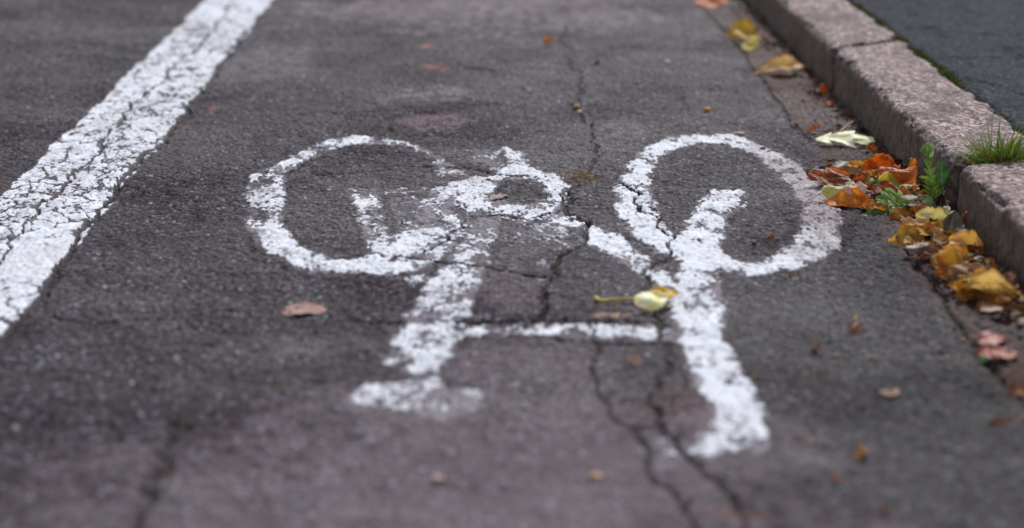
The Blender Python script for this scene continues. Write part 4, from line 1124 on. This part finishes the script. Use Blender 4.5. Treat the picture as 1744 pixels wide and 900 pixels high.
bit('pebble', 'brownish pebble close to the handlebar end', 1384, 755, 15, (150, 126, 110))
bit('crumb', 'pink brown crumb between handlebar end and pebbles', 1358, 745, 18, (158, 118, 102))
bit('pebble', 'tan stone at the bottom of the photo, left of centre', 746, 818, 28, (176, 148, 128))
bit('pebble', 'orange tan stone at the bottom of the photo, right of centre', 1014, 814, 30, (184, 142, 112))
bit('crumb', 'dark tan crumb beside the crack end at the bottom', 1172, 862, 22, (122, 98, 80))
bit('crumb', 'small gold crumb just right of the handlebar shaft', 1289, 645, 16, (176, 120, 66))
bit('seed', 'yellow seed above the crumb right of the handlebar shaft', 1371, 638, 12, (190, 152, 84))
bit('crumb', 'tan crumb right of the handlebar shaft, level with its bend', 1347, 684, 18, (150, 118, 100))
bit('seed', 'yellow seed blurred above the dark smear at the left', 347, 610, 13, (176, 158, 134))
bit('crumb', 'orange crumb near the start of the central crack', 936, 77, 22, (214, 132, 72))
bit('crumb', 'dark brown scrap far up the lane right of the central crack', 1013, 109, 20, (112, 76, 58))
bit('pebble', 'white pebble far up the lane near the gutter', 1136, 106, 13, (206, 200, 190))
bit('seed', 'orange seed in the bend of the central crack', 982, 183, 15, (206, 140, 50))
bit('pebble', 'white pebble touching the orange seed in the crack', 987, 191, 11, (216, 214, 200))
bit('crumb', 'brown crumb in the central crack below the white pebble', 1003, 211, 17, (130, 84, 62))
bit('seed', 'orange seed lying alone left of the far gutter', 1204, 188, 17, (208, 138, 50))
bit('crumb', 'small red brown crumb above the lone orange seed', 1212, 155, 11, (150, 92, 66))
bit('crumb', 'small orange brown crumb in mid lane far up', 1087, 140, 12, (164, 100, 74))
bit('seed', 'amber seed above the red patches', 864, 177, 9, (196, 128, 66))
bit('crumb', 'tan scrap far up the lane at the left', 561, 74, 17, (172, 132, 106))
bit('pebble', 'tan pebble beside the kerb above the cream lobed leaf', 1411, 226 + 12, 11, (190, 160, 130))
bit('pebble', 'pale pebble in the gutter above the ochre leaf', 1326, 88, 13, (190, 160, 124))
bit('crumb', 'pink brown scrap in the gutter right of the small yellow leaf', 1302, 68, 20, (170, 116, 104))
bit('crumb', 'orange brown scrap in the gutter near the top edge', 1257, 27, 17, (196, 120, 84))
bit('crumb', 'pink scrap at the kerb foot below the far joint', 1386, 157, 20, (176, 136, 128))
bit('crumb', 'reddish scrap in the gutter left of the cream lobed leaf', 1352, 217, 18, (140, 92, 74))
bit('pebble', 'yellowish pebble by the handlebar top', 1240, 322, 8, (150, 150, 70))
bit('pebble', 'white paint grain inside the right wheel beside the stem', 1244, 429, 7, (226, 224, 228))
bit('crumb', 'red scrap lying on the handlebar stem', 1194, 374, 12, (150, 84, 70), .25, z=.001)
bit('crumb', 'tan scrap lying on the pedal ring', 848, 337, 40, (186, 164, 156), .2, z=.001)
bit('seed', 'brown seed on the upper edge of the pedal ring', 832, 309, 12, (130, 104, 86), z=.001)

# ------------------------------------------------------------------ uncountable litter
def litter(name, n, place, cols, label, cat, smin=.0008, smax=.0026, fl=.5):
    bms = [bmesh.new() for _ in cols]; r = random.Random(len(name) + n)
    mats = [PM.setdefault(c, simple('bit_tone', c, tuple(int(v * .62) for v in c), 330, .7, .6, .001)) for c in cols]
    bm = bmesh.new()
    for k in range(n):
        p = place(r)
        if p is None: continue
        s = r.uniform(smin, smax) * r.uniform(.5, 1)
        m = Matrix.Translation(p) @ Matrix.Rotation(r.uniform(0, 6.28), 4, 'Z') @ Matrix.Rotation(r.uniform(-.5, .5), 4, 'X') @ Matrix.Diagonal((s * r.uniform(.7, 2.2), s, s * fl, 1))
        f0 = len(bm.faces); res = bmesh.ops.create_icosphere(bm, subdivisions=1, radius=1, matrix=m)
        mi = r.randrange(len(cols))
        for v in res['verts']:
            v.co += Vector((r.uniform(-1, 1), r.uniform(-1, 1), r.uniform(-1, 1))) * s * .25
            for f in v.link_faces: f.material_index = mi
    o = bm_obj(name, bm, mats, smooth=False); tag(o, label, cat, kind='stuff')
    return o


def in_gutter(r):
    y = r.uniform(1.3, 4.3); x = .58 - abs(r.gauss(0, .045))
    if x < .47 and r.random() < .6: return None
    return Vector((x, y, .0004))


litter('gutter_grit', 4200, in_gutter, [(92, 62, 48), (60, 44, 38), (138, 92, 66), (120, 108, 104), (160, 96, 50)], 'brown grit and leaf crumbs strewn along the gutter', 'grit', .0007, .0028)


def on_road(r):
    return Vector((r.uniform(-1.2, .5), r.uniform(1.25, 4.2), .0008))


litter('road_grit', 900, on_road, [(150, 146, 156), (104, 96, 104), (124, 92, 76), (70, 66, 72)], 'fine loose grit scattered over the asphalt', 'grit', .0006, .0016)
def in_crack(r):
    pl, w_, d_ = r.choice(CR); q = r.random() * (len(pl) - 1.001); i = int(q); p = pl[i] + (pl[i + 1] - pl[i]) * (q - i)
    if p[1] < 1.1 or p[1] > 4.4 or p[0] < -1.3 or p[0] > .57: return None
    return Vector((p[0] + r.gauss(0, .0045), p[1] + r.gauss(0, .0045), .0002))


litter('crack_grit', 2600, in_crack, [(56, 46, 48), (104, 90, 94), (84, 66, 58), (136, 126, 130)], 'loose grit and dirt lodged along the cracks', 'grit', .0006, .0021)
# straw clump in the central crack
bm = bmesh.new(); c0 = P(982, 303)
for k in range(130):
    p = c0 + Vector((r_ := rs.gauss(0, .013), rs.gauss(0, .018), .0006 + abs(rs.gauss(0, .0014))))
    blade_bm(bm, p, (rs.uniform(-1, 1), rs.uniform(-.7, .7), rs.uniform(-.05, .2)), rs.uniform(.005, .018), rs.uniform(.0006, .0014), .1, rs, 3)
o = bm_obj('straw_clump', bm, G3); tag(o, 'small clump of dry straw caught in the central crack', 'straw')
# plant fibres in the leaf piles and at the kerb foot
bm = bmesh.new()
for k in range(420):
    q = rs.random(); c = P(1400 + q * 340, 290 + q * 225) + Vector((rs.gauss(.0, .02), rs.gauss(0, .03), .001 + abs(rs.gauss(0, .004))))
    c.x = min(c.x, .575)
    blade_bm(bm, c, (rs.uniform(-1, 1), rs.uniform(-1, 1), rs.uniform(-.1, .6)), rs.uniform(.006, .022), rs.uniform(.0005, .0012), .4, rs, 3)
for k in range(160):
    c = Vector((.578 - abs(rs.gauss(0, .006)), rs.uniform(1.4, 4.0), .001))
    blade_bm(bm, c, (rs.uniform(-1, .3), rs.uniform(-1, 1), rs.uniform(0, 1.)), rs.uniform(.006, .018), rs.uniform(.0006, .0012), .4, rs, 3)
o = bm_obj('dry_plant_fibres', bm, [stem_mat((134, 96, 64))]); tag(o, 'thin dry brown plant fibres tangled among the gutter leaves', 'dry fibres', kind='stuff')

# broken leaf mulch packed between the whole leaves
r_m = random.Random(31); bm = bmesh.new()
MM = [mat_leaf('mulch_tone', (150, 98, 52), (100, 60, 34), spots=.4, seed=1), mat_leaf('mulch_tone', (96, 58, 36), (62, 40, 28), spots=.3, seed=2), mat_leaf('mulch_tone', (206, 152, 70), (160, 104, 46), spots=.3, seed=3), mat_leaf('mulch_tone', (74, 50, 38), (52, 38, 30), spots=.3, seed=4)]
spine = [(1400, 300, 14), (1440, 310, 22), (1480, 315, 26), (1520, 325, 28), (1560, 345, 26), (1580, 372, 24), (1600, 405, 24), (1625, 435, 22), (1650, 465, 22), (1685, 495, 20), (1735, 540, 16)]
for k in range(760):
    if k < 430:
        q = r_m.random() * (len(spine) - 1.001); i = int(q); f = q - i
        a, b = spine[i], spine[i + 1]
        p = P(a[0] + (b[0] - a[0]) * f + r_m.gauss(0, 16), a[1] + (b[1] - a[1]) * f + r_m.gauss(0, 10)); h = abs(r_m.gauss(0, .006)); S = r_m.uniform(.006, .014)
    else:
        p = Vector((.58 - abs(r_m.gauss(0, .02)), r_m.uniform(1.4, 4.4), 0)); h = abs(r_m.gauss(0, .0015)); S = r_m.uniform(.003, .008)
    p.x = min(p.x, .572)
    n = r_m.randrange(5, 8); Mx = Matrix.Translation(p + Vector((0, 0, h + S * .3))) @ Matrix.Rotation(r_m.uniform(0, 6.28), 4, 'Z') @ Matrix.Rotation(r_m.uniform(-.8, .8), 4, 'X')
    c = bm.verts.new(Mx @ Vector((0, 0, -S * r_m.uniform(.0, .35)))); ring = []
    for j in range(n):
        t = j / n * 6.283; rr = S * r_m.uniform(.5, 1.15)
        ring.append(bm.verts.new(Mx @ Vector((rr * math.cos(t) * 1.3, rr * math.sin(t) * .8, r_m.uniform(-.12, .2) * S))))
    mi = r_m.choice([0, 0, 1, 2, 2, 3]) if k < 430 else r_m.choice([0, 1, 1, 3])
    for j in range(n):
        f = bm.faces.new((c, ring[j], ring[(j + 1) % n])); f.material_index = mi
for v in bm.verts: v.co.z = max(v.co.z, .0006)
o = bm_obj('leaf_mulch', bm, MM); tag(o, 'broken brown leaf mulch packed between the leaves at the kerb foot', 'leaf mulch', kind='stuff')

# ------------------------------------------------------------------ light: overcast day, soft light from ahead and to the left
w = bpy.data.worlds.new('World'); scene.world = w; w.use_nodes = True
nt = w.node_tree; bg = nt.nodes['Background']
sky = nt.nodes.new('ShaderNodeTexSky'); sky.sky_type = 'NISHITA'; sky.sun_disc = False
EL, AZ = 46, 22            # azimuth measured from straight ahead (+Y), negative to the left
sky.sun_elevation = R(EL); sky.sun_rotation = R(AZ); sky.dust_density = 1.2; sky.air_density = 1.0; sky.ozone_density = 1.5
hs = nt.nodes.new('ShaderNodeHueSaturation'); hs.inputs['Saturation'].default_value = .42
nt.links.new(sky.outputs[0], hs.inputs['Color']); nt.links.new(hs.outputs[0], bg.inputs[0]); bg.inputs[1].default_value = .11
sl = bpy.data.lights.new('sun', 'SUN'); sl.energy = 2.2; sl.angle = R(9); sl.color = (1.0, .99, .985)
so = bpy.data.objects.new('sun', sl); COL.objects.link(so)
dv = Vector((math.sin(R(AZ)) * math.cos(R(EL)), math.cos(R(AZ)) * math.cos(R(EL)), math.sin(R(EL))))
so.rotation_euler = dv.to_track_quat('Z', 'Y').to_euler()

scene.view_settings.view_transform = 'Standard'; scene.view_settings.look = 'None'
scene.view_settings.gamma = 1; scene.view_settings.exposure = 0.62; scene.view_settings.use_curve_mapping = False
